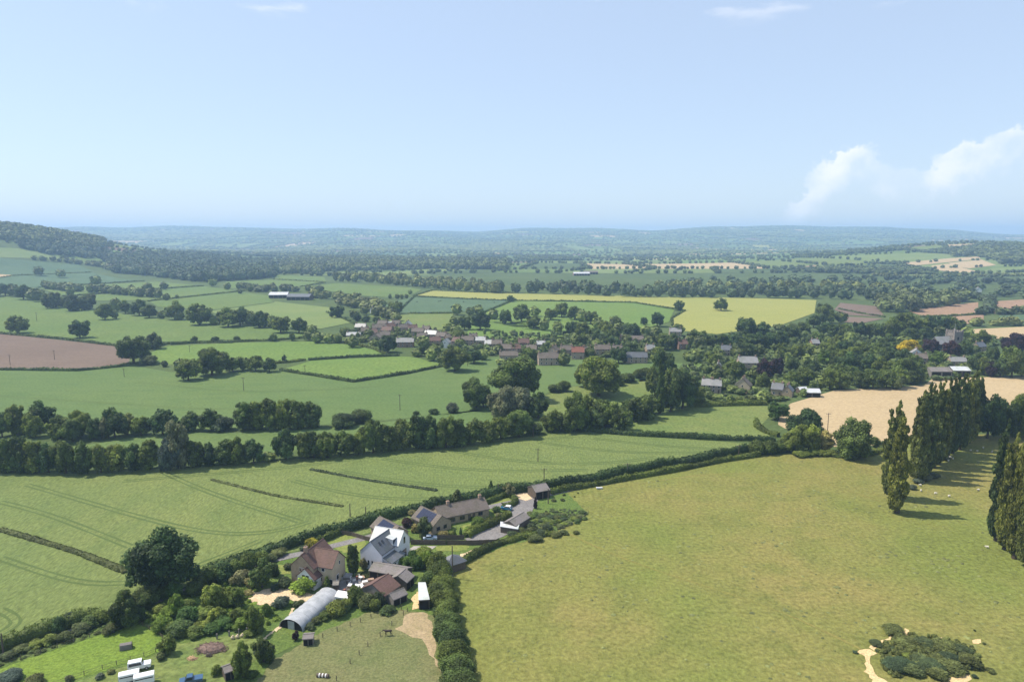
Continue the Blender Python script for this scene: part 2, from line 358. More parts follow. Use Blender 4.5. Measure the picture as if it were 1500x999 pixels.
FIELDS = [
 ('wheat_field', 'wheat', NEAR, [(-260, 705), (0, 694), (300, 684), (480, 668), (620, 655), (840, 633), (940, 638), (1102, 650), (1095, 667), (1000, 680), (870, 705), (740, 733), (640, 753), (530, 783), (400, 815), (290, 852), (180, 892), (0, 955), (-420, 1090)]),
 ('pasture', 'pasture', NEAR, [(672, 1180), (655, 900), (640, 850), (664, 838), (690, 817), (745, 796), (800, 786), (862, 752), (800, 744), (815, 726), (880, 708), (1000, 688), (1110, 667), (1200, 664), (1290, 656), (1380, 640), (1440, 636), (1760, 640), (2500, 900), (2600, 1180)]),
 ('strip_field', 'wheat2', NEAR, [(60, 662), (240, 634), (380, 634), (520, 624), (700, 600), (790, 612), (760, 626), (600, 640), (410, 662), (300, 672), (100, 684)]),
 ('wheat_field', 'wheat2', NEAR, [(-320, 548), (0, 541), (115, 543), (192, 535), (250, 545), (410, 543), (518, 560), (654, 536), (735, 522), (790, 532), (850, 527), (935, 530), (1000, 532), (980, 556), (830, 566), (790, 580), (725, 600), (600, 612), (480, 622), (300, 628), (0, 616), (-320, 612)]),
 ('meadow', 'olive', NEAR, [(790, 582), (840, 566), (900, 562), (926, 555), (962, 556), (960, 576), (916, 592), (850, 606), (795, 612)]),
 ('meadow', 'olive', NEAR, [(850, 634), (905, 622), (1020, 592), (1123, 590), (1128, 609), (1111, 627), (1132, 641), (1050, 643), (930, 637)]),
 ('stubble_field', 'tan', NEAR, [(1140, 610), (1158, 591), (1225, 571), (1300, 568), (1354, 564), (1368, 553), (1500, 552), (1700, 552), (1760, 590), (1440, 632), (1380, 638), (1290, 652), (1200, 655), (1140, 622)]),
 ('paddock', 'g2', NEAR, [(1003, 535), (1035, 531), (1043, 556), (1008, 557)]),
 ('ploughed_field', 'brown', NEAR, [(-220, 492), (0, 489), (88, 498), (170, 507), (192, 522), (187, 534), (115, 542), (0, 540), (-240, 546)]),
 ('field', 'g2', NEAR, [(221, 527), (222, 516), (245, 507), (350, 502), (457, 500), (520, 506), (568, 518), (515, 523), (449, 527), (411, 531), (320, 536), (240, 533)]),
 ('field', 'g2', NEAR, [(411, 542), (457, 528), (585, 522), (606, 523), (654, 535), (518, 559)]),
 ('field', 'g1', MID, [(-150, 428), (0, 433), (67, 442), (141, 455), (229, 466), (307, 473), (400, 482), (470, 492), (400, 497), (245, 501), (170, 505), (88, 494), (0, 487), (-200, 489)]),
 ('field', 'g3', MID, [(-60, 361), (0, 363), (60, 366), (150, 378), (110, 381), (0, 377), (-60, 377)]),
 ('field', 'bluegreen', MID, [(-80, 378), (0, 378), (115, 388), (139, 398), (21, 403), (0, 402), (-80, 402)]),
 ('stubble_field', 'tan', MID, [(-40, 402), (0, 402), (22, 403.5), (0, 407), (-40, 409)]),
 ('field', 'bluegreen', MID, [(0, 408), (22, 404), (133, 399), (197, 411), (56, 421), (-40, 418)]),
 ('field', 'g1', MID, [(56, 422), (229, 413), (288, 418), (91, 433)]),
 ('field', 'g1', MID, [(120, 434), (250, 423), (299, 419.5), (347, 426), (216, 440), (144, 441)]),
 ('field', 'g1', MID, [(219, 442), (349, 428), (392, 433), (400, 443), (307, 455), (232, 450)]),
 ('field', 'g3', MID, [(301, 457), (400, 444), (403, 442), (486, 451), (483, 460), (520, 472), (470, 482), (414, 478), (370, 468)]),
 ('field', 'g1', MID, [(438, 421), (494, 415), (603, 422), (617, 425), (600, 434), (571, 436), (537, 434), (483, 427)]),
 ('field', 'g1', MID, [(330, 413), (403, 410), (478, 414), (438, 420), (377, 420), (340, 423)]),
 ('field', 'g1', MID, [(403, 403), (475, 406), (478, 413), (403, 409)]),
 ('field', 'g3', MID, [(553, 396), (627, 396), (632, 403), (553, 404)]),
 ('barley_field', 'yellow', MID, [(611, 433), (633, 426), (700, 429), (967, 435), (1100, 437), (1196, 440), (1193, 459), (1140, 478), (1050, 490), (988, 484), (983, 467), (1001, 455), (988, 451), (929, 443), (750, 440), (700, 438)]),
 ('field', 'bluegreen', MID, [(530, 455), (606, 435), (745, 441), (710, 456), (598, 459)]),
 ('field', 'olive', MID, [(537, 463), (600, 460), (665, 459), (652, 484), (601, 482), (571, 471)]),
 ('field', 'g2', MID, [(712, 457), (753, 441), (929, 444), (988, 454), (980, 472), (951, 480), (860, 486), (780, 484), (712, 472)]),
 ('field', 'g2', MID, [(683, 490), (690, 474), (753, 470), (817, 486), (828, 495), (760, 501), (705, 500)]),
 ('ploughed_field', 'brown', MID, [(1231, 444), (1284, 449), (1297, 465), (1241, 462), (1222, 454)]),
 ('ploughed_field', 'brown', MID, [(1238, 464), (1295, 467), (1262, 474), (1236, 472)]),
 ('ploughed_field', 'redsoil', MID, [(1330, 456), (1393, 447), (1433, 443), (1433, 460), (1353, 464)]),
 ('ploughed_field', 'redsoil', MID, [(1452, 442), (1500, 439), (1620, 437), (1620, 452), (1520, 456), (1456, 460)]),
 ('ploughed_field', 'redsoil', MID, [(1395, 464), (1441, 461.5), (1441, 472), (1415, 475)]),
 ('field', 'bluegreen', MID, [(1463, 463), (1500, 461), (1620, 460), (1620, 476), (1463, 476)]),
 ('stubble_field', 'tan', MID, [(1420, 483), (1500, 479), (1620, 478), (1620, 492), (1500, 496), (1440, 497)]),
 ('stubble_field', 'tan', 1.2, [(1318, 386), (1380, 380), (1433, 376.5), (1437, 380), (1388, 385), (1335, 390)]),
 ('stubble_field', 'tan', 1.2, [(1389, 386), (1438, 381), (1459, 389), (1420, 394), (1396, 391)]),
 ('stubble_field', 'tan', 1.2, [(1363, 390), (1388, 387), (1441, 400), (1405, 400), (1375, 397)]),
 ('barley_field', 'g3', 1.2, [(1272, 399), (1313, 391), (1353, 397), (1300, 403)]),
 ('barley_field', 'g3', 1.2, [(1325, 402), (1356, 398), (1415, 405), (1340, 407)]),
 ('ploughed_field', 'redsoil', 1.2, [(1165, 393), (1191, 389), (1218, 393), (1182, 397)]),
 ('field', 'g3', 1.2, [(1440, 398), (1456, 393), (1520, 391), (1520, 402), (1460, 403)]),
]
for nm, mt, dz, pts in FIELDS: drape(nm, pts, M[mt], dz)

# yards, lanes, gardens of the hamlet (sheets one above the other)
drape('hamlet_gardens', [(-60, 1010), (0, 972), (120, 930), (200, 892), (290, 856), (400, 818), (530, 786), (640, 756), (740, 737), (800, 722), (830, 722), (862, 752), (800, 786), (745, 798), (690, 820), (640, 850), (650, 900), (640, 905), (560, 890), (470, 930), (400, 960), (380, 999), (330, 1040), (0, 1100)], M['garden'], .045, rag=.9)
drape('paddock', [(372, 1005), (400, 968), (470, 926), (545, 895), (588, 893), (630, 900), (654, 905), (668, 1010), (670, 1180), (250, 1180)], M['paddock'], .07, rag=.9)
drape('paddock', [(-60, 1006), (0, 980), (60, 958), (130, 936), (200, 911), (232, 930), (250, 945), (211, 964), (96, 1000), (20, 1040)], M['lush'], .07, rag=.9)
drape('paddock', [(214, 966), (252, 944), (300, 936), (380, 925), (395, 940), (372, 968), (330, 1000), (300, 1060), (60, 1060), (100, 1003)], M['olive'], .075, rag=.9)
drape('bare_patch', [(596, 903), (606, 897), (629, 899), (634, 920), (640, 960), (644, 985), (636, 975), (626, 950), (614, 936), (592, 927), (582, 920)], M['dust'], .095, rag=1.6)
drape('lane', [(-420, 1105), (0, 966), (180, 902), (290, 862), (400, 824), (452, 812), (530, 793), (640, 762), (740, 741), (800, 728), (870, 712), (1000, 686), (1104, 668), (1104, 664), (1000, 682), (870, 708), (800, 722), (740, 735), (640, 756), (530, 786), (440, 808), (400, 816), (290, 855), (180, 895), (0, 958), (-420, 1095)], M['tarmac'], .12)
drape('driveway', [(680, 790), (700, 782), (728, 768), (745, 756), (738, 745), (762, 733), (752, 724), (775, 722), (788, 733), (782, 744), (776, 757), (756, 775), (738, 786), (722, 792), (690, 794)], M['tarmac'], .15)
drape('gravel_drive', [(372, 868), (392, 863), (425, 858), (432, 862), (446, 868), (466, 871), (456, 878), (440, 884), (420, 876), (402, 878), (398, 888), (378, 887), (364, 877)], M['gravel'], .12, rag=.9)
drape('garden_lawn', [(472, 797), (506, 783), (536, 790), (534, 806), (512, 812), (497, 806)], M['lawn'], .1, rag=.9)
drape('garden_lawn', [(545, 777), (560, 770), (572, 772), (560, 782), (546, 783)], M['lawn'], .1, rag=.9)
drape('garden_lawn', [(640, 800), (668, 797), (688, 799), (684, 806), (660, 808), (640, 806)], M['lawn'], .1, rag=.9)
drape('garden_lawn', [(718, 738), (742, 729), (752, 733), (747, 740), (726, 745)], M['lawn'], .1, rag=.9)
drape('garden_lawn', [(676, 771), (700, 763), (704, 770), (690, 776), (680, 778)], M['lawn'], .1, rag=.9)
drape('garden_lawn', [(408, 828), (424, 824), (424, 840), (412, 842)], M['lawn'], .1, rag=.9)
drape('garden_lawn', [(516, 834), (532, 833), (536, 842), (520, 844)], M['lawn'], .1, rag=.9)
drape('terrace', [(594, 808), (606, 800), (640, 800), (628, 808), (604, 815)], simple('paving', (.30, .28, .25, 1)), .13)
drape('yard', [(486, 862), (500, 850), (548, 846), (552, 856), (540, 868), (512, 878), (480, 876)], M['tarmac'], .12, rag=.9)
drape('patio', [(545, 848), (562, 845), (560, 855), (546, 860)], M['gravel'], .15, rag=.9)
drape('patio', [(676, 812), (690, 806), (712, 800), (716, 804), (700, 812), (684, 822), (674, 822)], M['gravel'], .12, rag=.9)
drape('path', [(402, 922), (412, 915), (424, 900), (428, 890), (431, 891), (427, 902), (414, 918), (404, 926)], M['gravel'], .13, rag=.5)
drape('path', [(374, 944), (398, 925), (402, 924), (380, 944)], M['gravel'], .12, rag=.5)
drape('gravel_apron', [(752, 724), (770, 721), (780, 731), (770, 734), (758, 730)], M['gravel'], .19)
drape('yard', [(604, 874), (612, 866), (617, 874), (612, 892), (604, 894)], M['sand'], .11, rag=.9)
for k, pts in enumerate([[(1255, 955), (1264, 950), (1275, 950), (1283, 957), (1274, 960), (1276, 975), (1284, 990), (1302, 999), (1300, 1006), (1280, 1000), (1268, 984), (1266, 962)],
        [(1292, 938), (1306, 930), (1322, 926), (1325, 921), (1332, 922), (1337, 929), (1320, 933), (1302, 938), (1290, 945), (1278, 952), (1274, 948)],
        [(1361, 932), (1382, 933), (1385, 937), (1372, 939)], [(1340, 943), (1360, 946), (1368, 949), (1352, 949)], [(1423, 937), (1436, 937), (1438, 942), (1426, 943)],
        [(1398, 986), (1420, 988), (1424, 995), (1400, 1004), (1360, 1006), (1392, 996)]]):
    drape('bare_sand', pts, M['sand'], .06, rag=.8)

# wheel tracks through the wheat
def ribbon(name, pts, off, w, mat, dz, world=False):
    W = [P(*p).to_2d() for p in pts]; D = []
    for a, b in zip(W, W[1:]):
        n = max(2, int((b - a).length / 6)); D += [a.lerp(b, k / n) for k in range(n)]
    D.append(W[-1])
    for _ in range(10): D = [D[0]] + [(D[i - 1] + 2 * D[i] + D[i + 1]) / 4 for i in range(1, len(D) - 1)] + [D[-1]]
    V = []; ff = []
    for i, p in enumerate(D):
        t = (D[min(i + 1, len(D) - 1)] - D[max(i - 1, 0)]).normalized(); nrm = Vector((-t.y, t.x))
        ww = w * (1 + .35 * math.sin(i * 1.7) * math.sin(i * .61))
        for s in (-.5, .5): q = p + nrm * (off + s * ww); V.append((q.x, q.y, H1(q.x, q.y) + dz))
    for i in range(len(D) - 1): ff.append((2 * i, 2 * i + 1, 2 * i + 3, 2 * i + 2))
    me = bpy.data.meshes.new(name); me.from_pydata(V, [], ff); me.update(); me.materials.append(mat)
    if me.polygons[0].normal.z < 0: me.flip_normals()
    return tag(link(name, me), kind='structure')
TR = [[(0, 817), (60, 837), (110, 858), (150, 864), (200, 852)], [(0, 893), (28, 904), (36, 908), (20, 921), (0, 928)], [(0, 735), (60, 748), (120, 772), (190, 800)],
      [(40, 710), (130, 736), (220, 762), (320, 786), (380, 790), (440, 772), (455, 764)], [(240, 692), (300, 720), (400, 752), (440, 764)], [(180, 705), (215, 702), (270, 697), (340, 692), (420, 686), (520, 672), (640, 657), (760, 645), (840, 640)],
      [(285, 830), (330, 815), (380, 792)], [(560, 672), (680, 690), (800, 690), (860, 688)], [(660, 660), (760, 678), (880, 682), (960, 670)], [(790, 648), (900, 664), (1020, 664), (1080, 660)],
      [(500, 690), (600, 708), (690, 716), (740, 714)], [(870, 642), (960, 654), (1060, 658)], [(430, 704), (520, 728), (600, 736), (650, 730)], [(0, 690), (120, 697), (240, 692)]]
for t in TR:
    for s in (-1.0, 1.0): ribbon('wheel_track', t, s, .75, M['track'], .05)
for t in [[(0, 580), (120, 588), (300, 600), (420, 598)], [(200, 560), (340, 574), (460, 572), (560, 566)]]:
    for s in (-1.0, 1.0): ribbon('wheel_track', t, s, .6, M['track'], .05)

# far patchwork of fields: irregular quads, one sheet per kind of crop
FAR_Q = []
def build_far_fields():
    r = random.Random(5); s = 330.0
    nx, y0, ny = 34, 1700.0, 26
    pt = {}
    for j in range(ny + 1):
        for i in range(-nx, nx + 1):
            pt[i, j] = (i * s + (j % 2) * 110 + r.uniform(-95, 95), y0 + j * s + r.uniform(-90, 90) + i * 12 * ((j % 3) - 1))
    kinds = ['g1', 'g2', 'g3', 'bluegreen', 'olive', 'tan', 'brown', 'yellow', 'base']; wts = [20, 10, 14, 14, 12, 5, 4, 2, 18]
    acc = {k: ([], []) for k in kinds}
    for j in range(ny):
        for i in range(-nx, nx):
            q = [pt[i, j], pt[i + 1, j], pt[i + 1, j + 1], pt[i, j + 1]]
            cx = sum(p[0] for p in q) / 4; cy = sum(p[1] for p in q) / 4
            if abs(cx) > .8 * cy + 500: continue
            wood = math.sin(cx / 900 + 2) * math.sin(cy / 700 + 1) + r.uniform(-.6, .6) > .66
            subs = [q]
            u = r.random()
            if u < .4: m1 = [(q[0][k] + q[1][k]) / 2 for k in (0, 1)]; m2 = [(q[3][k] + q[2][k]) / 2 for k in (0, 1)]; subs = [[q[0], m1, m2, q[3]], [m1, q[1], q[2], m2]]
            elif u < .8: m1 = [(q[0][k] + q[3][k]) / 2 for k in (0, 1)]; m2 = [(q[1][k] + q[2][k]) / 2 for k in (0, 1)]; subs = [[q[0], q[1], m2, m1], [m1, m2, q[2], q[3]]]
            for w in subs:
                k = 'base' if wood else r.choices(kinds, wts)[0]
                FAR_Q.append((w, wood)); V, Fc = acc[k]; n = 5; b = len(V)
                for a in range(n + 1):
                    for c in range(n + 1):
                        f, g = a / n, c / n
                        x = (w[0][0] * (1 - f) + w[1][0] * f) * (1 - g) + (w[3][0] * (1 - f) + w[2][0] * f) * g
                        y = (w[0][1] * (1 - f) + w[1][1] * f) * (1 - g) + (w[3][1] * (1 - f) + w[2][1] * f) * g
                        V.append((x, y))
                for a in range(n):
                    for c in range(n): e = b + a * (n + 1) + c; Fc.append((e, e + n + 1, e + n + 2, e + 1))
    for k, (V, Fc) in acc.items():
        if not V: continue
        A = np.array(V); Z = height(A[:, 0], A[:, 1]) + .55
        tag(link('far_fields', np_mesh('far_fields', np.column_stack([A, Z]), np.array(Fc), M[k], smooth=True)), kind='structure')
build_far_fields()

# the air: one closed box of thin pale haze over the whole land
def build_haze():
    m = bpy.data.materials.new('haze_air'); m.use_nodes = True; nt = m.node_tree
    nt.nodes.remove(nt.nodes['Principled BSDF']); v = nt.nodes.new('ShaderNodeVolumePrincipled')
    v.inputs['Color'].default_value = (.45, .67, 1.0, 1); v.inputs['Density'].default_value = HAZE; v.inputs['Anisotropy'].default_value = .15
    nt.links.new(v.outputs[0], nt.nodes['Material Output'].inputs['Volume'])
    b = MB().box(-16500, 16500, -9500, 13050, -13, 252)
    o = b.build('haze', m); tag(o, 'thin pale blue haze in the air over the whole valley', 'haze', kind='stuff')
HAZE = 0.000145
build_haze()

for k, t in enumerate([[(1270, 955), (1180, 900), (1000, 850), (860, 800), (820, 775)], [(1290, 735), (1200, 700), (1050, 690), (900, 715)]]): ribbon('animal_path', t, 0, .8, M['pathgrass'], .05)
# ---------------------------------------------------------------- vegetation
def quad_sphere(n=2):
    V = []; Q = []; idx = {}
    def vid(p):
        k = tuple(round(c, 5) for c in p)
        if k not in idx: idx[k] = len(V); V.append(p)
        return idx[k]
    for ax in range(3):
        for sg in (-1, 1):
            for i in range(n):
                for j in range(n):
                    c = []
                    for a, b in ((i, j), (i + 1, j), (i + 1, j + 1), (i, j + 1)):
                        p = [0, 0, 0]; p[ax] = sg; p[(ax + 1) % 3] = (2 * a / n - 1); p[(ax + 2) % 3] = (2 * b / n - 1) * sg
                        c.append(vid(tuple(p)))
                    Q.append(c)
    V = np.array(V, float); V /= np.linalg.norm(V, axis=1)[:, None]
    return V, np.array(Q)
QS2 = quad_sphere(2); QS3 = quad_sphere(3)
def unit(a): return a / np.maximum(np.linalg.norm(a, axis=1), 1e-9)[:, None]
def leaves(pts, nrm, size, r, col, up=False):
    """one irregular kite-shaped leaf spray per point"""
    n = len(pts)
    a = unit(np.cross(nrm, r.normal(size=(n, 3)) if not up else np.array([1.0, 0, 0]) * r.choice([-1, 1], (n, 1)) + r.normal(size=(n, 3)) * .4)); b = np.cross(nrm, a)
    if up: a = unit(np.array([0, 0, 1.0]) + r.normal(size=(n, 3)) * .35); b = unit(np.cross(nrm, a))
    s = (size * r.uniform(.55, 1.35, n))[:, None] if np.ndim(size) == 0 else (size * r.uniform(.55, 1.35, n))[:, None]
    k = r.uniform(.55, .95, n)[:, None]; bend = nrm * s * r.uniform(-.25, .25, n)[:, None]
    la = np.array([1, 1, .33]) if up else 1.0
    V = np.stack([pts - a * s * .6 * la, pts + b * s * .5 * k + bend, pts + a * s * .6 * la, pts - b * s * .5 * k + bend], 1).reshape(-1, 3)
    return V, np.arange(4 * n).reshape(n, 4), np.repeat(col, 4)
def merge(parts):
    V = []; Q = []; C = []; b = 0
    for v, q, c in parts: V.append(v); Q.append(q + b); C.append(c); b += len(v)
    return np.concatenate(V), np.concatenate(Q), np.concatenate(C)
def lobes_for(kind, r):
    L = []
    if kind == 'oak':
        for _ in range(58):
            d = r.normal(size=3); d /= np.linalg.norm(d); d[2] = d[2] if d[2] > -.75 else -d[2] * .5
            k = r.uniform(.5, 1.08); rr = r.uniform(.065, .155)
            L.append((np.array([d[0] * .40 * k, d[1] * .40 * k, .48 + d[2] * .40 * k]), np.array([rr, rr, rr * .95])))
        L.append((np.array([0, 0, .48]), np.array([.26, .26, .28])))
    elif kind == 'loose':
        for _ in range(42):
            d = r.normal(size=3); d /= np.linalg.norm(d)
            k = r.uniform(.4, 1.05); rr = r.uniform(.07, .14)
            L.append((np.array([d[0] * .39 * k, d[1] * .39 * k, .48 + d[2] * .42 * k]), np.array([rr, rr, rr * 1.15])))
        L.append((np.array([.02, 0, .5]), np.array([.22, .22, .3])))
    elif kind == 'tall':
        for _ in range(52):
            z = r.uniform(.06, .95); w = .42 * (1 - abs(z - .5) * 1.25) ; a = r.uniform(0, 6.283); rr = r.uniform(.09, .17)
            L.append((np.array([math.cos(a) * w * r.uniform(.5, 1), math.sin(a) * w * r.uniform(.5, 1), z]), np.array([rr, rr, rr * .62])))
        L.append((np.array([0, 0, .5]), np.array([.2, .2, .34])))
    elif kind == 'poplar':                      # several upright plumes of steep branches
        plumes = [(0, 0, 1.0)] + [(math.cos(t) * .17, math.sin(t) * .17, r.uniform(.62, .9)) for t in r.uniform(0, 6.283, 5)]
        for cx, cy, top in plumes:
            for z in np.arange(.10, top, .035):
                t = z / top; w = (.26 if top == 1.0 else .17) * min(1, (t / .3) ** .6) * max(0, 1 - max(0, t - .4) / .62) ** .75
                a = r.uniform(0, 6.283); rr = .03 + .085 * (1 - t) + r.uniform(0, .035)
                L.append((np.array([cx * (.35 + .65 * min(1, t * 1.6)) + math.cos(a) * w * r.uniform(.4, 1.05), cy * (.35 + .65 * min(1, t * 1.6)) + math.sin(a) * w * r.uniform(.4, 1.05), z]), np.array([rr, rr, rr * .42])))
        for z in np.arange(.14, .8, .09): q = .12 * min(1, (z / .25)) * (1 - max(0, z - .45) / .65); L.append((np.array([0, 0, z]), np.array([q, q, .06])))
    elif kind == 'conifer':
        for _ in range(48):
            z = r.uniform(.08, .95); w = .46 * (1 - z) ** .8; a = r.uniform(0, 6.283); rr = .05 + .13 * (1 - z)
            L.append((np.array([math.cos(a) * w * .75, math.sin(a) * w * .75, z]), np.array([rr, rr, rr * .6])))
        for z in np.arange(.1, .95, .1): q = .33 * (1 - z); L.append((np.array([0, 0, z]), np.array([q, q, .09])))
    else:   # bush
        for _ in range(17):
            a = r.uniform(0, 6.283); k = r.uniform(.15, 1.0); rr = r.uniform(.14, .24)
            z = .22 + .5 * math.sqrt(max(0, 1 - k * k)) * r.uniform(.6, 1.1)
            L.append((np.array([math.cos(a) * .35 * k, math.sin(a) * .35 * k, z]), np.array([rr, rr, rr * 1.25])))
        L.append((np.array([0, 0, .35]), np.array([.3, .3, .36])))
    return L
def crown_arrays(kind, seed, n, size, core=True):
    r = np.random.default_rng(seed); L = lobes_for(kind, r)
    C = np.array([l[0] for l in L]); R = np.array([l[1] for l in L])
    wt = R[:, 0] * R[:, 2] + R[:, 0] ** 2; wt /= wt.sum()
    k = r.choice(len(L), size=n * 2, p=wt); d = unit(r.normal(size=(n * 2, 3)))
    pts = C[k] + d * R[k] * r.uniform(.86, 1.22, (n * 2, 1))
    ins = np.zeros(n * 2, bool)
    for i in range(len(L)): ins |= (((pts - C[i]) / R[i]) ** 2).sum(1) < .62
    keep = ~ins & (pts[:, 2] > .005); pts, d, k = pts[keep][:n], d[keep][:n], k[keep][:n]
    nn = d / R[k]; nn = unit(nn)
    nrm = unit(nn + np.array([0, 0, .35]) + r.normal(size=(len(pts), 3)) * .55)
    lobec = r.uniform(.62, 1.38, len(L)); col = lobec[k] * r.uniform(.65, 1.35, len(pts))
    parts = [leaves(pts, nrm, size, r, col, up=(kind == 'poplar'))]
    if core:
        V0, Q0 = QS2
        for i in range(len(L)):
            v = C[i] + V0 * R[i] * .84 * r.uniform(.85, 1.1, (len(V0), 1)); v[:, 2] = np.maximum(v[:, 2], .01)
            parts.append((v, Q0, np.full(len(V0), lobec[i] * .9)))
    return merge(parts)
def trunk_mesh(kind, seed):
    r = random.Random(seed); b = MB()
    if kind in ('bush',):
        for i in range(4):
            a = i * 1.6 + r.random(); b.tube((.03 * math.cos(a), .03 * math.sin(a), -.01), (.2 * math.cos(a), .2 * math.sin(a), .5), .022, .008, 5)
    elif kind in ('poplar', 'conifer'):
        b.tube((0, 0, -.005), (0, 0, .12), .085, .06, 8); b.tube((0, 0, .12), (0, 0, .85), .06, .012, 6)
        for i in range(5): a = i * 1.3; b.tube((0, 0, .09 + .03 * i), (.2 * math.cos(a), .2 * math.sin(a), .28 + .05 * i), .025, .01, 5)
    else:
        b.tube((0, 0, -.01), (0, 0, .03), .052, .036, 9); b.tube((0, 0, .03), (0.01, 0, .3), .036, .028, 9)
        for i in range(6):
            a = i * 1.05 + r.random() * .6; z = .16 + .05 * r.random() * i; e = (.24 * math.cos(a), .24 * math.sin(a), .5 + .2 * r.random())
            b.tube((0, 0, z), e, .02, .008, 6)
            b.tube(e, (e[0] * 1.35 + .03, e[1] * 1.35, e[2] + .12), .009, .003, 5)
        b.tube((.01, 0, .3), (.02, .02, .75), .026, .008, 6)
    return b.mesh('trunk', M['bark'])
LOD = {'hi': (7500, .044), 'mid': (2300, .072), 'lo': (520, .125)}
PROTO = {}
def proto(kind, lod, var):
    key = (kind, lod, var)
    if key not in PROTO:
        n, s = LOD[lod]
        if kind == 'poplar': n, s = {'hi': (11000, .062), 'mid': (5000, .085), 'lo': (700, .2)}[lod]
        V, Q, C = crown_arrays(kind, hash((kind, var)) % 999 if False else {'oak': 1, 'loose': 40, 'tall': 80, 'poplar': 120, 'conifer': 160, 'bush': 200}[kind] + var, n, s)
        if kind in ('poplar', 'conifer'):        # sprays follow the upright branches
            pass
        cm = np_mesh('crown', V, Q, FO['mid'], C)
        PROTO[key] = (cm, trunk_mesh(kind, var))
    return PROTO[key]
NV = {'oak': 5, 'loose': 4, 'tall': 3, 'poplar': 4, 'conifer': 1, 'bush': 4}
NTREE = [0]
PENDING = []
def tree_at(p, h, w, kind, fol, label, group, cat='tree', name='tree', lod=None):
    if cat == 'tree' and name == 'tree' and group: PENDING.append((h * w / depth(p) ** 2, p, h, w, kind, fol, label, group)); return None
    return put_tree(p, h, w, kind, fol, label, group, cat, name)
def put_tree(p, h, w, kind, fol, label, group, cat='tree', name='tree'):
    wpx = w / max(depth(p), 1) * F
    lod = 'hi' if wpx > 38 else 'mid' if wpx > 16 else 'lo'
    if kind == 'poplar': lod = 'hi' if h / depth(p) * F > 100 else 'mid'
    cm, tm = proto(kind, lod, rnd.randrange(NV[kind]))
    o = thing(name, label, cat, p, group, rnd.uniform(0, 6.283)); o.scale = (w * 1.06, w * 1.06, h * 1.02)
    c = link('crown' if cat == 'tree' else 'foliage', cm, o); t = link('trunk' if cat == 'tree' else 'stem', tm, o)
    c.material_slots[0].link = 'OBJECT'; c.material_slots[0].material = FO[fol]
    if cat == 'tree': NTREE[0] += 1
    return o
def finish_trees(limit=300):
    """the largest trees in view are things of their own, the smallest ones one mass"""
    PENDING.sort(key=lambda t: -t[0]); k = limit - NTREE[0]
    for t in PENDING[:k]: put_tree(*t[1:])
    rest = PENDING[k:]
    if rest: mass('small_hedgerow_trees', 'smallest hedgerow and garden trees dotted about the fields', 'trees', [(t[1].x, t[1].y) for t in rest], [t[2] for t in rest], [t[3] for t in rest], 'far2', TPL, 77)
MINASP = {'oak': .88, 'loose': .92, 'tall': 1.1, 'bush': .55, 'conifer': 1.2, 'poplar': 2}
def tree(px, base, top, wpx, kind='oak', fol='mid', label='', group=None, hs=1.0, **kw):
    if base - top < MINASP[kind] * wpx: base = top + MINASP[kind] * wpx      # trees half hidden by their neighbours stand a little nearer
    p = P(px, base); w = wpx * depth(p) / F
    if kind == 'bush': v = p.to_2d().normalized() * w * .40; p = Vector((p.x + v.x, p.y + v.y, H1(p.x + v.x, p.y + v.y)))   # the visible foot is the front of the bush
    h = max(ztop(p, top) - p.z, w * .30) * hs
    return tree_at(p, max(h, .5), w, kind, fol, label, group, **kw)
FW = {'dark': 'dark green', 'mid': 'mid green', 'light': 'pale green', 'bright': 'bright green', 'silver': 'silvery grey', 'copper': 'purple-brown', 'scrub': 'grey-green', 'flower': 'cream flowering', 'red': 'reddish'}
KW = {'oak': 'rounded tree', 'loose': 'open-crowned tree', 'tall': 'upright tree', 'conifer': 'pointed conifer', 'bush': 'low bushy tree', 'poplar': 'poplar'}
def trees(lst, label, group, kind='oak', fol='mid', off=(0, 0, 1.0), **kw):
    """list of (x, base, top, width[, kind[, foliage]]) in zoom-crop pixels; off = crop origin and scale"""
    ox, oy, s = off
    for t in lst:
        x, b, tp, w = t[:4]; kd = t[4] if len(t) > 4 and t[4] else kind; fo = t[5] if len(t) > 5 else fol
        lab = label
        if label.startswith('leafy tree'): lab = FW.get(fo, fo) + ' ' + KW[kd] + label[10:]
        tree(ox + x / s, oy + b / s, oy + tp / s, w / s, kd, fo, lab, group, **kw)

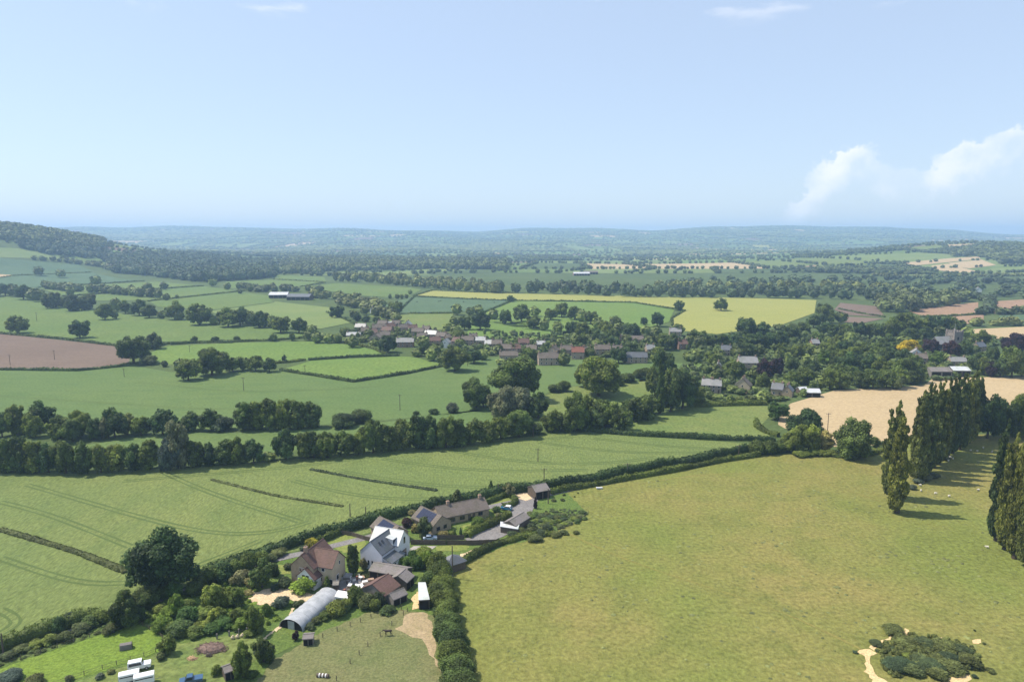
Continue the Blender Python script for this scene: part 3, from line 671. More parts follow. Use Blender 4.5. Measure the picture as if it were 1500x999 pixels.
def hedge(pts, h, w, label, fol='hedge', size=None, group='field hedges', world=False, name='hedge', cat='hedge', gaps=.0):
    W = [Vector(p) for p in pts] if world else [P(*p) for p in pts]
    dist = min(depth(p) for p in W); dm = sum(depth(p) for p in W) / len(W)
    size = size or max(.35, 2.4 * dm / F)
    r = np.random.default_rng(int(abs(W[0].x * 7 + W[0].y * 3)) % 99999)
    D = []
    for a, b in zip(W, W[1:]):
        n = max(1, int((b - a).to_2d().length / max(1.2, size * 1.2))); D += [a.lerp(b, k / n) for k in range(n)]
    D.append(W[-1]); A = np.array([(p.x, p.y) for p in D]); n = len(A)
    if len(W) > 2:
        for _ in range(3): A[1:-1] = (A[:-2] + 2 * A[1:-1] + A[2:]) / 4
    T = unit(np.gradient(A, axis=0)); NN = np.column_stack([-T[:, 1], T[:, 0]]); Z = height(A[:, 0], A[:, 1])
    s = np.cumsum(np.r_[0, np.linalg.norm(np.diff(A, axis=0), axis=1)])
    hh = h * (1 + .22 * np.sin(s / 5.3 + 1) * np.sin(s / 13.) + r.normal(size=n) * .09); ww = w * (1 + .15 * np.sin(s / 7.1) + r.normal(size=n) * .07)
    prof = [(-.5, -.02), (-.52, .5), (-.36, .9), (0, 1.0), (.36, .9), (.52, .5), (.5, -.02)]
    m = len(prof); V = np.zeros((n, m, 3))
    for j, (a, b) in enumerate(prof):
        V[:, j, 0] = A[:, 0] + NN[:, 0] * a * ww * .9; V[:, j, 1] = A[:, 1] + NN[:, 1] * a * ww * .9; V[:, j, 2] = Z + b * hh * .92
    V = V.reshape(-1, 3); i = (np.arange(n - 1)[:, None] * m + np.arange(m - 1)[None]).ravel()
    Q = np.stack([i, i + m, i + m + 1, i + 1], 1)
    e = [[0, 1, 2, 3], [0, 3, 4, 6], [4, 5, 6, 6]]
    Qe = np.array([[0, 1, 2, 3], [3, 4, 5, 6]]); Q = np.concatenate([Q, Qe[:, ::-1], Qe + (n - 1) * m])
    parts = [(V, Q, np.full(len(V), .85))]
    N = int(s[-1] * (w + 2 * h) * 1.15 / (size * size * .55)); N = min(N, 26000)
    u = r.uniform(0, 1, N) * (n - 1); k = np.minimum(u.astype(int), n - 2); f = (u - k)[:, None]
    ang = r.uniform(-.06, math.pi + .06, N)
    ex = np.cos(ang); ez = np.abs(np.sin(ang)) ** .55
    ex = np.sign(ex) * np.abs(ex) ** .6
    a0 = A[k] * (1 - f) + A[k + 1] * f; nn = NN[k]; h0 = hh[k] * r.uniform(.9, 1.12, N); w0 = ww[k] * r.uniform(.9, 1.1, N)
    pts_ = np.column_stack([a0 + nn * (ex * .5 * w0)[:, None], Z[k] + ez * h0])
    nr = unit(np.column_stack([nn * ex[:, None], ez * .9]) + r.normal(size=(N, 3)) * .5)
    patch = 1 + .25 * np.sin(s[k] / 6 + 2) * np.sin(s[k] / 17.)
    parts.append(leaves(pts_, nr, size, r, patch * r.uniform(.65, 1.35, N)))
    V, Q, C = merge(parts); c = A.mean(0); base = np.array([A[0, 0], A[0, 1], Z[0]])
    o = link(name, np_mesh(name, V - base, Q, FO[fol], C), None, Vector(base)); return tag(o, label, cat, group)

# merged masses of far trees
TPL = []
for sd in range(8):
    r = np.random.default_rng(500 + sd); V0, Q0 = QS3
    v = V0 * np.array([.46, .46, .44]) * r.uniform(.78, 1.12, (len(V0), 1)) + np.array([0, 0, .5]); v[:, 2] = np.maximum(v[:, 2], 0)
    parts = [(v * np.array([1, 1, 1]), Q0, np.full(len(v), .9))]
    d = unit(r.normal(size=(46, 3))); d[:, 2] = np.where(d[:, 2] < -.3, -d[:, 2], d[:, 2])
    p = d * np.array([.46, .46, .46]) * r.uniform(.85, 1.12, (46, 1)) + np.array([0, 0, .52])
    parts.append(leaves(p, unit(d + np.array([0, 0, .3]) + r.normal(size=(46, 3)) * .5), .27, r, r.uniform(.6, 1.45, 46)))
    TPL.append(merge(parts))
TPF = []
for sd in range(6):
    r = np.random.default_rng(700 + sd); V0, Q0 = QS2
    v = V0 * np.array([.5, .5, .5]) * r.uniform(.7, 1.2, (len(V0), 1)) + np.array([0, 0, .45])
    TPF.append((v, Q0, r.uniform(.7, 1.3, len(v))))
def mass(name, label, cat, pos, hs, ws, fol='far', tpl=TPL, seed=1):
    r = np.random.default_rng(seed); parts = []
    for (x, y), h, w in zip(pos, hs, ws):
        v, q, c = tpl[r.integers(len(tpl))]; a = r.uniform(0, 6.283); ca, sa = math.cos(a), math.sin(a)
        z = H1(x, y)
        X = (v[:, 0] * ca - v[:, 1] * sa) * w + x; Y = (v[:, 0] * sa + v[:, 1] * ca) * w + y
        parts.append((np.column_stack([X, Y, v[:, 2] * h + z - .3]), q, c * r.uniform(.65, 1.4)))
    V, Q, C = merge(parts)
    return tag(link(name, np_mesh(name, V, Q, FO[fol], C)), label, cat, kind='stuff')
def in_poly(x, y, poly):
    c = False; j = len(poly) - 1
    for i in range(len(poly)):
        xi, yi = poly[i]; xj, yj = poly[j]
        if (yi > y) != (yj > y) and x < (xj - xi) * (y - yi) / (yj - yi) + xi: c = not c
        j = i
    return c
def scatter(pix, sp, seed=3, world=False):
    W = [tuple(P(*p).to_2d()) for p in pix] if not world else pix
    r = random.Random(seed); x0, x1 = min(p[0] for p in W), max(p[0] for p in W); y0, y1 = min(p[1] for p in W), max(p[1] for p in W)
    out = []; y = y0 + sp * .3
    row = 0
    while y < y1:
        x = x0 + (row % 2) * sp * .5
        while x < x1:
            q = (x + r.uniform(-.42, .42) * sp, y + r.uniform(-.42, .42) * sp)
            if in_poly(q[0], q[1], W): out.append(q)
            x += sp
        y += sp * .9; row += 1
    return out
def wood(label, pix, sp, h, w, fol='far', seed=3, name='distant_wood'):
    pos = scatter(pix, sp, seed); r = random.Random(seed)
    if not pos: return
    return mass(name, label, 'woodland', pos, [r.uniform(*h) for _ in pos], [r.uniform(*w) for _ in pos], fol, TPL, seed)
def tree_row(label, pix, sp, h, w, fol='far', seed=3, name='distant_tree_line', jit=5):
    r = random.Random(seed); W = [P(*p).to_2d() for p in pix]; pos = []
    for a, b in zip(W, W[1:]):
        n = max(1, int((b - a).length / sp))
        for k in range(n):
            q = a.lerp(b, (k + r.random()) / n); pos.append((q.x + r.uniform(-jit, jit), q.y + r.uniform(-jit, jit)))
    return mass(name, label, 'woodland', pos, [r.uniform(*h) for _ in pos], [r.uniform(*w) for _ in pos], fol, TPL, seed)

# --- far woods and hedgerow trees
wood('dense dark wood covering the hilltop at the head of the valley', [(-260, 350), (0, 352), (60, 358), (120, 364), (152, 366), (158, 352), (100, 341), (0, 332), (-260, 325)], 17, (13, 20), (17, 25), seed=21)
wood('copse of dark trees below the hilltop wood', [(28, 364), (40, 361), (92, 362), (120, 366), (165, 372), (165, 380), (112, 378), (60, 372)], 18, (12, 18), (15, 22), seed=22)
wood('long dark valley wood behind the hedged fields', [(165, 400), (190, 402), (220, 405), (300, 414), (380, 409), (404, 406), (404, 396), (420, 388), (300, 376), (200, 374), (150, 384), (180, 392)], 15, (13, 21), (15, 23), seed=23)
wood('dark wood running on along the valley floor', [(404, 402), (470, 402), (480, 398), (560, 396), (640, 394), (745, 396), (745, 384), (560, 380), (420, 380)], 19, (13, 20), (18, 26), seed=24)
tree_row('line of dark trees edging the upper pasture', [(150, 379), (240, 384), (330, 392), (420, 398)], 22, (11, 18), (14, 22), seed=25)
for k, (a, b, pix, lab) in enumerate([
    (12, 20, [(490, 412), (545, 414), (620, 421), (700, 428), (735, 430)], 'belt of rounded trees above the barley field'),
    (12, 20, [(500, 409), (560, 411), (640, 417), (735, 427)], 'second row of trees behind the barley field belt'),
    (13, 20, [(735, 429), (800, 430), (900, 434), (985, 436), (1085, 436), (1180, 437), (1290, 440)], 'long tree belt along the top of the barley field'),
    (13, 20, [(780, 425), (900, 429), (985, 431), (1100, 431), (1300, 434)], 'second rank of trees behind the barley field'),
    (12, 18, [(960, 425), (1040, 424), (1120, 425), (1250, 425), (1330, 430)], 'tree line on the valley floor behind the barley'),
    (11, 16, [(60, 423), (150, 430), (235, 437)], 'thin tree line between the hill fields'),
    (9, 14, [(42, 380), (90, 384), (140, 390), (170, 397)], 'hedgerow trees along the hillside crop'),
    (9, 15, [(397, 426), (440, 428), (480, 427)], 'trees sheltering the farm barns from behind'),
    (9, 14, [(455, 436), (510, 441), (545, 447), (560, 452)], 'trees lining the farm track beside the barns'),
    (9, 13, [(500, 446), (530, 452), (545, 456), (560, 466), (578, 471)], 'bushy trees down the farm track to the village'),
    (8, 13, [(350, 421), (385, 428), (400, 429)], 'short tree line next to the white-roofed barn')]):
    tree_row(lab, pix, 12, (a, b), (11, 18), seed=30 + k)
wood('mixed woodland across the middle of the right valley', [(1165, 432), (1330, 436), (1440, 440), (1560, 437), (1560, 412), (1400, 408), (1250, 408), (1100, 412), (980, 414), (980, 421)], 48, (8, 15), (13, 24), seed=51)
wood('wood along the brown fields behind the church', [(1288, 455), (1320, 462), (1345, 456), (1400, 447), (1420, 441), (1330, 437), (1290, 444)], 16, (11, 18), (14, 20), seed=52)
wood('dark wood capping the far right hill', [(1395, 379), (1438, 376), (1470, 388), (1560, 388), (1560, 374), (1430, 366), (1395, 371)], 30, (14, 22), (24, 34), seed=53)
for k, (pix, lab) in enumerate([([(1275, 404), (1340, 408), (1420, 406), (1520, 404)], 'hedgerow trees below the straw hill fields'), ([(1310, 391), (1330, 391), (1365, 398), (1372, 399)], 'hedge between the straw fields'),
        ([(1436, 462), (1452, 456), (1450, 445), (1436, 439)], 'bushy trees between the red soil fields'), ([(1463, 461), (1520, 458)], 'hedge above the green field by the red soil'), ([(1415, 478), (1460, 477), (1560, 477)], 'hedge above the pale stubble behind the church'),
        ([(1265, 386), (1320, 388)], 'small trees beside the straw hill fields')]):
    tree_row(lab, pix, 10, (6, 11), (9, 15), seed=70 + k, jit=3)
def far_trees():
    r = random.Random(99); near = ([], [], []); far = ([], [], [])
    for w, wd in FAR_Q:
        cx = sum(p[0] for p in w) / 4; cy = sum(p[1] for p in w) / 4
        if abs(cx) > .76 * cy + 200: continue
        d = math.hypot(cx, cy); sp = max(13, d / 190.)
        def put(x, y, k=1.0):
            t = near if d < 3600 else far; s = sp * r.uniform(.75, 1.35) * k
            t[0].append((x, y)); t[1].append(min(s * .6, r.uniform(7, 13)) + 2); t[2].append(s * .95)
        for a, b in ((w[0], w[1]), (w[1], w[2])):
            ln = math.hypot(b[0] - a[0], b[1] - a[1]); n = int(ln / sp)
            thick = r.random()
            for k in range(n):
                if r.random() < (.42 if thick < .45 else .10): continue
                f = (k + r.random()) / n; put(a[0] * (1 - f) + b[0] * f + r.uniform(-5, 5), a[1] * (1 - f) + b[1] * f + r.uniform(-5, 5), .8)
        if wd or r.random() < .06:
            st = sp * 1.35
            for q in scatter([tuple(p) for p in w], st, r.randrange(9999), world=True): put(q[0], q[1], 1.45)
        else:
            for _ in range(r.randrange(0, 3)):
                f, g = r.random(), r.random(); put((w[0][0] * (1 - f) + w[1][0] * f) * (1 - g) + (w[3][0] * (1 - f) + w[2][0] * f) * g, (w[0][1] * (1 - f) + w[1][1] * f) * (1 - g) + (w[3][1] * (1 - f) + w[2][1] * f) * g)
    print('far trees', len(near[0]), len(far[0]))
    mass('distant_hedgerow_trees', 'hedgerow trees and copses scattered over the middle distance', 'woodland', *near, seed=5)
    mass('distant_hedgerow_trees', 'hedgerow trees and woods on the hazy far hills', 'woodland', *far, tpl=TPF, seed=6)
far_trees()

def tussocks():
    """rough clumps of longer grass over the dry pasture"""
    r = random.Random(12); W = [tuple(P(*q).to_2d()) for q in [(690, 1060), (668, 880), (760, 800), (880, 745), (900, 712), (1100, 675), (1290, 662), (1440, 645), (1600, 660), (1700, 1060)]]
    pos = []; x0, x1 = min(w[0] for w in W), max(w[0] for w in W); y0, y1 = min(w[1] for w in W), max(w[1] for w in W)
    while len(pos) < 1000:
        cx, cy = r.uniform(x0, x1), r.uniform(y0, y1)
        for _ in range(r.randrange(1, 9)):
            q = (r.gauss(cx, 2.5), r.gauss(cy, 2.5))
            if in_poly(q[0], q[1], W): pos.append(q)
    mass('grass_tussocks', 'tussocks of long grass strewn over the dry pasture', 'grass', pos, [r.uniform(.3, .6) for _ in pos], [r.uniform(.5, 1.7) for _ in pos], 'tuft', TPF, 8)
FO['tuft'] = foliage('dry_tussock_grass', (.165, .165, .048), .25, 0)
tussocks()
# --- hedges
NEARH = [
 ([(-420, 1092), (-120, 1000), (0, 952), (90, 920), (150, 902)], 2.6, 3.2, 'tall hedge between the wheat and the lush paddock'),
 ([(300, 846), (345, 829), (400, 808), (455, 791), (530, 771), (600, 750), (660, 737), (720, 727), (770, 719), (870, 703), (1000, 679), (1060, 668), (1098, 661)], 2.9, 3.2, 'long thick dark hedge along the lane beside the wheat'),
 ([(806, 724), (830, 718), (880, 710), (1000, 688), (1060, 676), (1112, 668)], 1.9, 2.0, 'clipped hedge between the lane and the dry pasture'),
 ([(0, 776), (60, 793), (120, 812), (186, 838)], .7, 2.2, 'low rough hedge bank crossing the wheat beside the big oak'),
 ([(310, 703), (350, 713), (405, 727), (502, 742)], .5, 1.1, 'low grassy bank ending in the middle of the wheat'),
 ([(455, 688), (540, 704), (640, 719)], .55, 1.2, 'low grassy bank in the wheat above the bungalow'),
 ([(852, 631), (930, 638), (1050, 644), (1135, 646)], 2.2, 2.6, 'hedge between the wheat and the hay meadow'),
 ([(1107, 618), (1109, 626), (1122, 634), (1140, 640)], 2.2, 2.5, 'curved hedge at the corner of the hay meadow'),
 ([(1010, 596), (1060, 594), (1122, 593)], 2.5, 3.5, 'garden hedge along the top of the hay meadow'),
 ([(455, 800), (480, 791), (502, 780), (535, 771), (566, 760)], 1.9, 1.4, 'clipped garden hedge behind the farmhouse lawn'),
 ([(702, 741), (722, 735), (742, 726), (748, 728)], 1.6, 1.3, 'dark garden hedge round the bungalow side lawn'),
 ([(748, 728), (757, 735), (752, 741), (736, 746)], 1.6, 1.8, 'curved dark hedge next to the blue car'),
 ([(666, 833), (690, 818), (718, 803), (742, 794)], 1.7, 2.0, 'scruffy hedge between the dry pasture and the gravel garden'),
 ([(742, 795), (762, 788), (790, 784), (812, 783)], 1.2, 2.4, 'rough grassy hedge bottom beside the long shed'),
 ([(684, 788), (690, 782), (714, 772), (736, 762), (745, 755)], 2.2, 2.6, 'mixed garden hedge between the bungalow and its drive'),
 ([(262, 934), (290, 928), (318, 921), (335, 917)], 1.5, 1.6, 'dark clipped hedge below the orchard'),
]
for pts, h, w, lab in NEARH: hedge(pts, h, w, lab, fol='scrub' if h < 1 else 'hedge')
MIDH = [
 ([(-60, 489), (0, 489), (88, 497), (170, 507)], 'hedge along the top of the bare soil field'), ([(195, 522), (215, 513), (245, 504), (350, 501), (400, 499), (470, 494)], 'hedge between the parkland field and the bright field'),
 ([(-160, 546), (0, 542), (115, 543.5), (190, 536)], 'low hedge along the bottom of the bare soil field'), ([(411, 543), (457, 550), (518, 560), (600, 547), (656, 535)], 'hedge making the long point into the young wheat'),
 ([(452, 528), (515, 523.5), (585, 521.5)], 'straight hedge between the two bright fields'), ([(400, 533), (425, 531), (447, 528)], 'short hedge stub between the two bright fields'),
 ([(56, 422), (130, 417), (212, 412)], 'hedge below the hillside crop'), ([(91, 434.5), (141, 431), (216, 424.5), (299, 419.5)], 'hedge between the upper strip fields'), ([(216, 441.5), (300, 433), (349, 427.5), (375, 424)], 'hedge between the lower strip fields'),
 ([(607, 435), (680, 438.5), (748, 441), (850, 442), (929, 444), (988, 454), (1003, 455.5)], 'long hedge along the bottom of the barley field'), ([(1003, 455.5), (984, 467), (985, 477)], 'curved hedge turning down beside the barley'),
 ([(700, 462), (712, 457), (735, 448), (756, 439)], 'hedge slanting up to the barley field'), ([(598, 460), (630, 460), (668, 459.5)], 'hedge below the cattle field'), ([(606, 434), (633, 426), (700, 428.5), (760, 430)], 'hedge along the top of the barley field'),
 ([(400, 409.5), (478, 414), (440, 420.5)], 'hedge round the small field by the wood'), ([(560, 466), (580, 460), (607, 435)], 'hedge up the side of the cattle field'), ([(566, 520), (545, 510), (520, 505), (470, 498)], 'hedge below the village barns'),
 ([(478, 458), (500, 466), (522, 476)], 'hedge along the farm track'), ([(1228, 453), (1262, 460), (1296, 465)], 'hedge between the two bare fields'), ([(1340, 465), (1400, 463), (1441, 460)], 'hedge below the red soil'),
 ([(700, 500), (760, 501), (828, 495)], 'garden hedge behind the village houses'), ([(0, 407), (22, 404), (133, 399.5)], 'hedge across the hillside'), ([(340, 502.5), (300, 502), (250, 505)], 'double hedge beside the bright field')]
for pts, lab in MIDH: hedge(pts, 1.7, 2.2, lab, fol='hedge')

# --- trees
B1 = 'trees of the stream belts'
A = (0, 540, 3.0)
trees([(10, 300, 200, 80, 'oak', 'dark'), (75, 290, 160, 110, 'loose'), (190, 265, 145, 110, 'oak', 'dark'), (150, 300, 200, 90, 'loose'), (265, 300, 205, 110, 'loose', 'light'), (360, 290, 185, 120, 'loose'), (320, 320, 220, 90, 'oak'), (420, 310, 215, 80, 'loose'), (505, 300, 170, 110, 'oak', 'dark'),
       (560, 290, 200, 90, 'loose', 'scrub'), (465, 305, 215, 80, 'loose', 'silver'), (620, 290, 210, 90, 'loose'), (715, 290, 180, 110, 'oak', 'dark'), (830, 265, 190, 90, 'loose'), (930, 270, 180, 95, 'oak', 'dark'), (985, 280, 215, 100, 'bush', 'scrub'), (1075, 270, 150, 90, 'tall', 'mid'), (1130, 265, 137, 90, 'tall'),
       (1190, 268, 140, 85, 'tall', 'dark'), (1250, 266, 132, 90, 'tall'), (1310, 262, 132, 90, 'tall', 'mid'), (1375, 258, 140, 85, 'tall', 'dark')],
      'leafy tree in the belt beyond the narrow strip field', B1, off=A)
trees([(25, 455, 300, 100, 'tall'), (90, 455, 300, 100, 'loose', 'dark'), (150, 455, 310, 100, 'tall'), (215, 455, 330, 90, 'loose'), (290, 458, 310, 120, 'loose', 'light'), (370, 458, 318, 110, 'loose'), (445, 455, 330, 100, 'loose', 'light'), (515, 450, 335, 95, 'tall', 'light'), (590, 448, 330, 100, 'loose'), (660, 442, 320, 95, 'tall', 'mid'),
       (860, 430, 310, 90, 'tall', 'dark'), (925, 425, 325, 90, 'loose', 'dark'), (990, 422, 318, 90, 'tall'), (1045, 420, 300, 90, 'loose', 'mid'), (1115, 415, 310, 90, 'oak'), (1180, 412, 365, 70, 'bush', 'scrub'),
       (1255, 398, 265, 110, 'oak', 'mid'), (1350, 392, 275, 100, 'loose'), (1430, 388, 278, 100, 'loose', 'dark')],
      'leafy tree in the stream belt along the top of the wheat', B1, off=A)
tree(262, 686, 613, 36, 'tall', 'silver', 'tall silvery grey willow rising above the stream belt'); tree(250, 688, 640, 34, 'loose', 'silver', 'low silvery willow at the foot of the tall grey one')
Bz = (450, 540, 3.0)
trees([(30, 390, 275, 100, 'loose'), (90, 388, 275, 100, 'oak'), (170, 380, 275, 110, 'loose', 'dark'), (290, 368, 222, 120, 'oak', 'mid'), (225, 375, 280, 90, 'loose'), (355, 362, 240, 90, 'tall'), (420, 354, 222, 110, 'loose', 'light'), (490, 350, 212, 100, 'tall'), (540, 348, 205, 110, 'loose', 'mid'), (610, 345, 205, 120, 'loose', 'light'),
       (660, 342, 215, 100, 'tall'), (720, 330, 220, 100, 'loose'), (790, 320, 225, 100, 'loose', 'light'), (850, 310, 210, 90, 'oak'), (930, 300, 180, 130, 'oak', 'mid'), (1000, 296, 240, 80, 'bush', 'dark'),
       (1070, 275, 180, 90, 'loose'), (1110, 270, 190, 90, 'oak', 'dark'), (1185, 268, 108, 130, 'oak', 'mid'), (1150, 278, 190, 90, 'loose'), (1260, 262, 180, 100, 'loose', 'light'), (1310, 255, 132, 110, 'oak', 'mid'), (1380, 245, 170, 110, 'loose'), (1445, 232, 122, 100, 'oak', 'dark'), (1500, 220, 125, 100, 'loose')],
      'leafy tree in the stream belt above the pylon poles', B1, off=Bz)
trees([(160, 262, 200, 120, 'bush', 'dark'), (240, 245, 182, 110, 'bush', 'dark')], 'dark rounded bush in the gap between the stream belts', 'bushes by the strip field', off=Bz, cat='bush', name='bush')
tree(697, 597, 555, 44, 'oak', 'dark', 'round dark oak at the corner of the young wheat'); tree(708, 596, 567, 28, 'oak', 'mid', 'smaller green tree touching the round dark oak')
tree(757, 578, 523, 72, 'oak', 'dark', 'very broad dark oak behind the silvery willows')
trees([(735, 610, 582, 34, 'loose', 'silver'), (748, 606, 565, 52, 'loose', 'silver'), (768, 606, 570, 40, 'loose', 'silver'), (725, 604, 575, 30, 'loose', 'silver')], 'pale silvery willow in front of the very broad oak', 'silvery willows')
tree(788, 612, 574, 30, 'oak', 'mid', 'green tree on the right flank of the silvery willows'); tree(662, 606, 590, 18, 'bush', 'silver', 'small pale willow bush standing alone in the young wheat', cat='bush', name='bush')
trees([(635, 607, 599, 16), (610, 608, 602, 10)], 'tiny dark bush on the field bank', 'bank bushes', 'bush', 'dark', cat='bush', name='bush')
tree(877, 567, 522, 66, 'oak', 'mid', 'huge dense spreading green tree beside the village houses'); tree(862, 566, 530, 40, 'loose', 'light', 'smaller pale tree merged with the huge dense one')
trees([(905, 566, 548, 22), (918, 562, 545, 24), (935, 555, 540, 22), (950, 552, 538, 22), (812, 576, 562, 24), (826, 575, 558, 22)], 'dark bush in the thick hedge by the small meadow', 'hedge bushes', 'bush', 'dark', cat='bush', name='bush')
tree(966, 606, 526, 22, 'poplar', 'dark', 'single dark columnar poplar in the stream belt', name='poplar_tree')
G = (850, 480, 10 / 3)
trees([(30, 480, 330, 110, 'loose'), (100, 470, 350, 110, 'oak'), (180, 470, 380, 100, 'loose', 'mid'), (240, 440, 345, 100, 'oak'), (300, 435, 330, 100, 'loose', 'mid'), (330, 420, 320, 90, 'oak', 'dark'), (440, 410, 250, 110, 'loose', 'mid'), (500, 395, 195, 150, 'oak', 'mid'), (560, 380, 280, 100, 'oak', 'dark'), (400, 300, 110, 130, 'loose', 'mid'), (365, 330, 190, 90, 'loose', 'light'), (460, 320, 190, 110, 'loose', 'light')],
      'leafy tree in the stream belt beside the columnar poplar', B1, off=G)
tree(1140, 613, 587, 32, 'oak', 'bright', 'bright green rounded tree at the edge of the stubble'); tree(1179, 645, 598, 54, 'oak', 'dark', 'broad dark oak beside the straw-coloured stubble')
tree(1166, 662, 622, 40, 'loose', 'light', 'pale willow in front of the dark oak by the stubble'); tree(1184, 662, 622, 34, 'loose', 'light', 'second pale willow in front of the dark oak'); tree(1207, 661, 632, 32, 'loose', 'flower', 'flowering elder between the willows and the open tree')
tree(1248, 661, 615, 60, 'loose', 'light', 'broad airy tree on the top edge of the dry pasture')
trees([(1106, 668, 645, 26), (1124, 667, 645, 28), (1140, 665, 648, 24), (1150, 662, 640, 22)], 'dark bushy thicket at the end of the lane hedge', 'thicket bushes', 'bush', 'dark', cat='bush', name='bush')
trees([(1283, 657, 640, 16), (1296, 655, 646, 14), (1310, 653, 645, 12)], 'small scrubby bush behind the poplars', 'scrub behind the poplars', 'bush', 'dark', cat='bush', name='bush')
trees([(1446, 642, 578, 44, 'loose', 'dark'), (1470, 640, 584, 40, 'oak', 'dark'), (1490, 640, 578, 44, 'loose', 'dark'), (1515, 640, 580, 44, 'oak', 'dark'), (1545, 645, 585, 44, 'loose', 'dark')], 'dark roadside tree at the far end of the poplar avenue', 'trees closing the avenue')
# poplars
PG = 'poplars of the avenue'
tree(1314, 751, 612, 44, 'poplar', 'poplar', 'foremost poplar of the pair standing apart at the avenue entrance', name='poplar_tree'); tree(1306, 729, 588, 44, 'poplar', 'poplar', 'taller rear poplar of the pair at the avenue entrance', name='poplar_tree')
L0, L1 = P(1343, 704), P(1428, 640); 
for k in range(13):
    f = (k / 12) ** 1.0; q = L0.lerp(L1, f); q.x += rnd.uniform(-.8, .8)
    tp = 574 + (545 - 574) * f ** .6 + rnd.uniform(-5, 4)
    hgt = ztop(q, tp); tree_at(q, hgt, 9.6 + rnd.uniform(-1, 1.2), 'poplar', 'poplar', 'tall poplar in the long left row of the avenue', PG, name='poplar_tree')
for (x, b, t, w) in [(1486, 818, 640, 44), (1472, 804, 636, 42), (1459, 792, 616, 38), (1505, 830, 636, 44), (1528, 846, 640, 48)]:
    tree(x, b, t, w * 1.02, 'poplar', 'poplar', 'poplar in the short right row beside the open pasture', 'poplars of the right row', name='poplar_tree')
# parkland and hedgerow trees on the left
Z1 = (0, 310, 3.75)
trees([(97, 670, 570, 110), (440, 695, 590, 110), (578, 595, 503, 85), (632, 590, 540, 40)], 'lone parkland oak casting a shadow on the grass', 'parkland oaks', 'oak', 'dark', off=Z1)
trees([(215, 350, 300, 60), (335, 360, 315, 55), (527, 400, 350, 65), (387, 465, 415, 45), (810, 432, 390, 55), (900, 425, 387, 48), (915, 488, 450, 42), (972, 480, 455, 20), (1170, 410, 368, 50), (1250, 425, 392, 42), (1310, 425, 392, 30), (1375, 440, 402, 40), (1320, 450, 425, 30)], 'single round hedgerow tree between the hill fields', 'hill field trees', 'oak', 'dark', off=Z1)
tree(196, 532, 489, 48, 'oak', 'dark', 'large dark oak at the corner of the bare soil field'); tree(227, 508, 487, 26, 'loose', 'scrub', 'grey-green willow behind the corner oak')
trees([(820, 845, 790, 100), (905, 855, 820, 40)], 'low bush at the foot of the corner oak', 'corner bushes', 'bush', 'scrub', off=Z1, cat='bush', name='bush')
trees([(1165, 880, 740, 180, 'oak', 'dark')], 'largest broad oak of the thicket below the bright field', None, off=Z1)
trees([(1035, 880, 810, 130), (985, 870, 810, 60), (1280, 872, 790, 100), (1340, 870, 800, 70), (1405, 875, 790, 90), (1480, 880, 800, 80)], 'bushy tree in the thicket below the bright field', 'thicket trees', 'oak', 'dark', off=Z1)
trees([(1070, 722, 685, 40), (1185, 720, 685, 50), (1300, 715, 680, 40), (1503, 715, 668, 52), (1609, 712, 668, 40)], 'small round bush standing in the double hedge', 'bushes in the double hedge', 'bush', 'dark', off=Z1, cat='bush', name='bush')
trees([(-40, 455, 390, 90), (30, 462, 390, 80), (80, 470, 400, 70), (130, 482, 405, 90), (180, 488, 420, 70), (210, 495, 425, 80), (290, 500, 440, 100, 'loose', 'scrub'), (340, 515, 470, 60, 'loose', 'scrub'), (400, 525, 455, 100, 'loose', 'scrub'), (450, 530, 470, 80, 'loose', 'scrub'), (490, 538, 450, 90, 'loose', 'scrub'), (640, 548, 475, 60), (690, 553, 490, 80), (765, 572, 480, 95), (820, 582, 505, 90),
       (890, 588, 545, 50), (960, 595, 495, 100), (985, 595, 545, 60), (1095, 612, 505, 135), (1180, 610, 570, 60), (1255, 618, 530, 120), (1320, 625, 530, 110), (1375, 625, 545, 70), (1430, 638, 545, 100), (1490, 638, 570, 60)], 'tree in the long hedgerow across the parkland field', 'long hedgerow trees', 'oak', 'dark', off=Z1)
Z2 = (350, 310, 3.75)
trees([(20, 615, 525, 85), (110, 635, 545, 105), (190, 640, 580, 60), (230, 648, 570, 110), (330, 655, 585, 95), (400, 668, 622, 65), (380, 708, 655, 60), (430, 705, 660, 70), (490, 712, 670, 60), (540, 715, 668, 60)], 'tree in the hedgerow leading into the village', 'village hedgerow trees', 'oak', 'dark', off=Z2)
trees([(250, 830, 785, 28, 'loose', 'scrub')], 'thin sapling beside the hedge gap', None, off=Z2)
trees([(860, 558, 485, 88), (1195, 568, 505, 62), (1270, 568, 525, 52), (1315, 558, 512, 62), (940, 455, 428, 26), (830, 480, 452, 22), (870, 482, 452, 26), (895, 480, 453, 24), (920, 478, 452, 24), (540, 578, 512, 80), (635, 585, 538, 60), (690, 552, 522, 50), (1490, 485, 460, 38)], 'round tree along the cattle field hedges', 'cattle field trees', 'oak', 'dark', off=Z2)
trees([(650, 605, 560, 50), (700, 608, 570, 50), (755, 612, 575, 50), (805, 618, 585, 50)], 'bush along the lane into the village', 'lane bushes', 'bush', 'dark', off=Z2, cat='bush', name='bush')
trees([(1185, 635, 575, 60), (1240, 650, 565, 70), (1325, 645, 550, 115), (1400, 592, 535, 62), (1465, 617, 532, 78), (1150, 680, 612, 70), (1210, 725, 640, 85), (1190, 690, 620, 70)], 'oak in the clump behind the village', 'oak clump behind the village', 'oak', 'dark', off=Z2)
Z3 = (700, 310, 3.75)
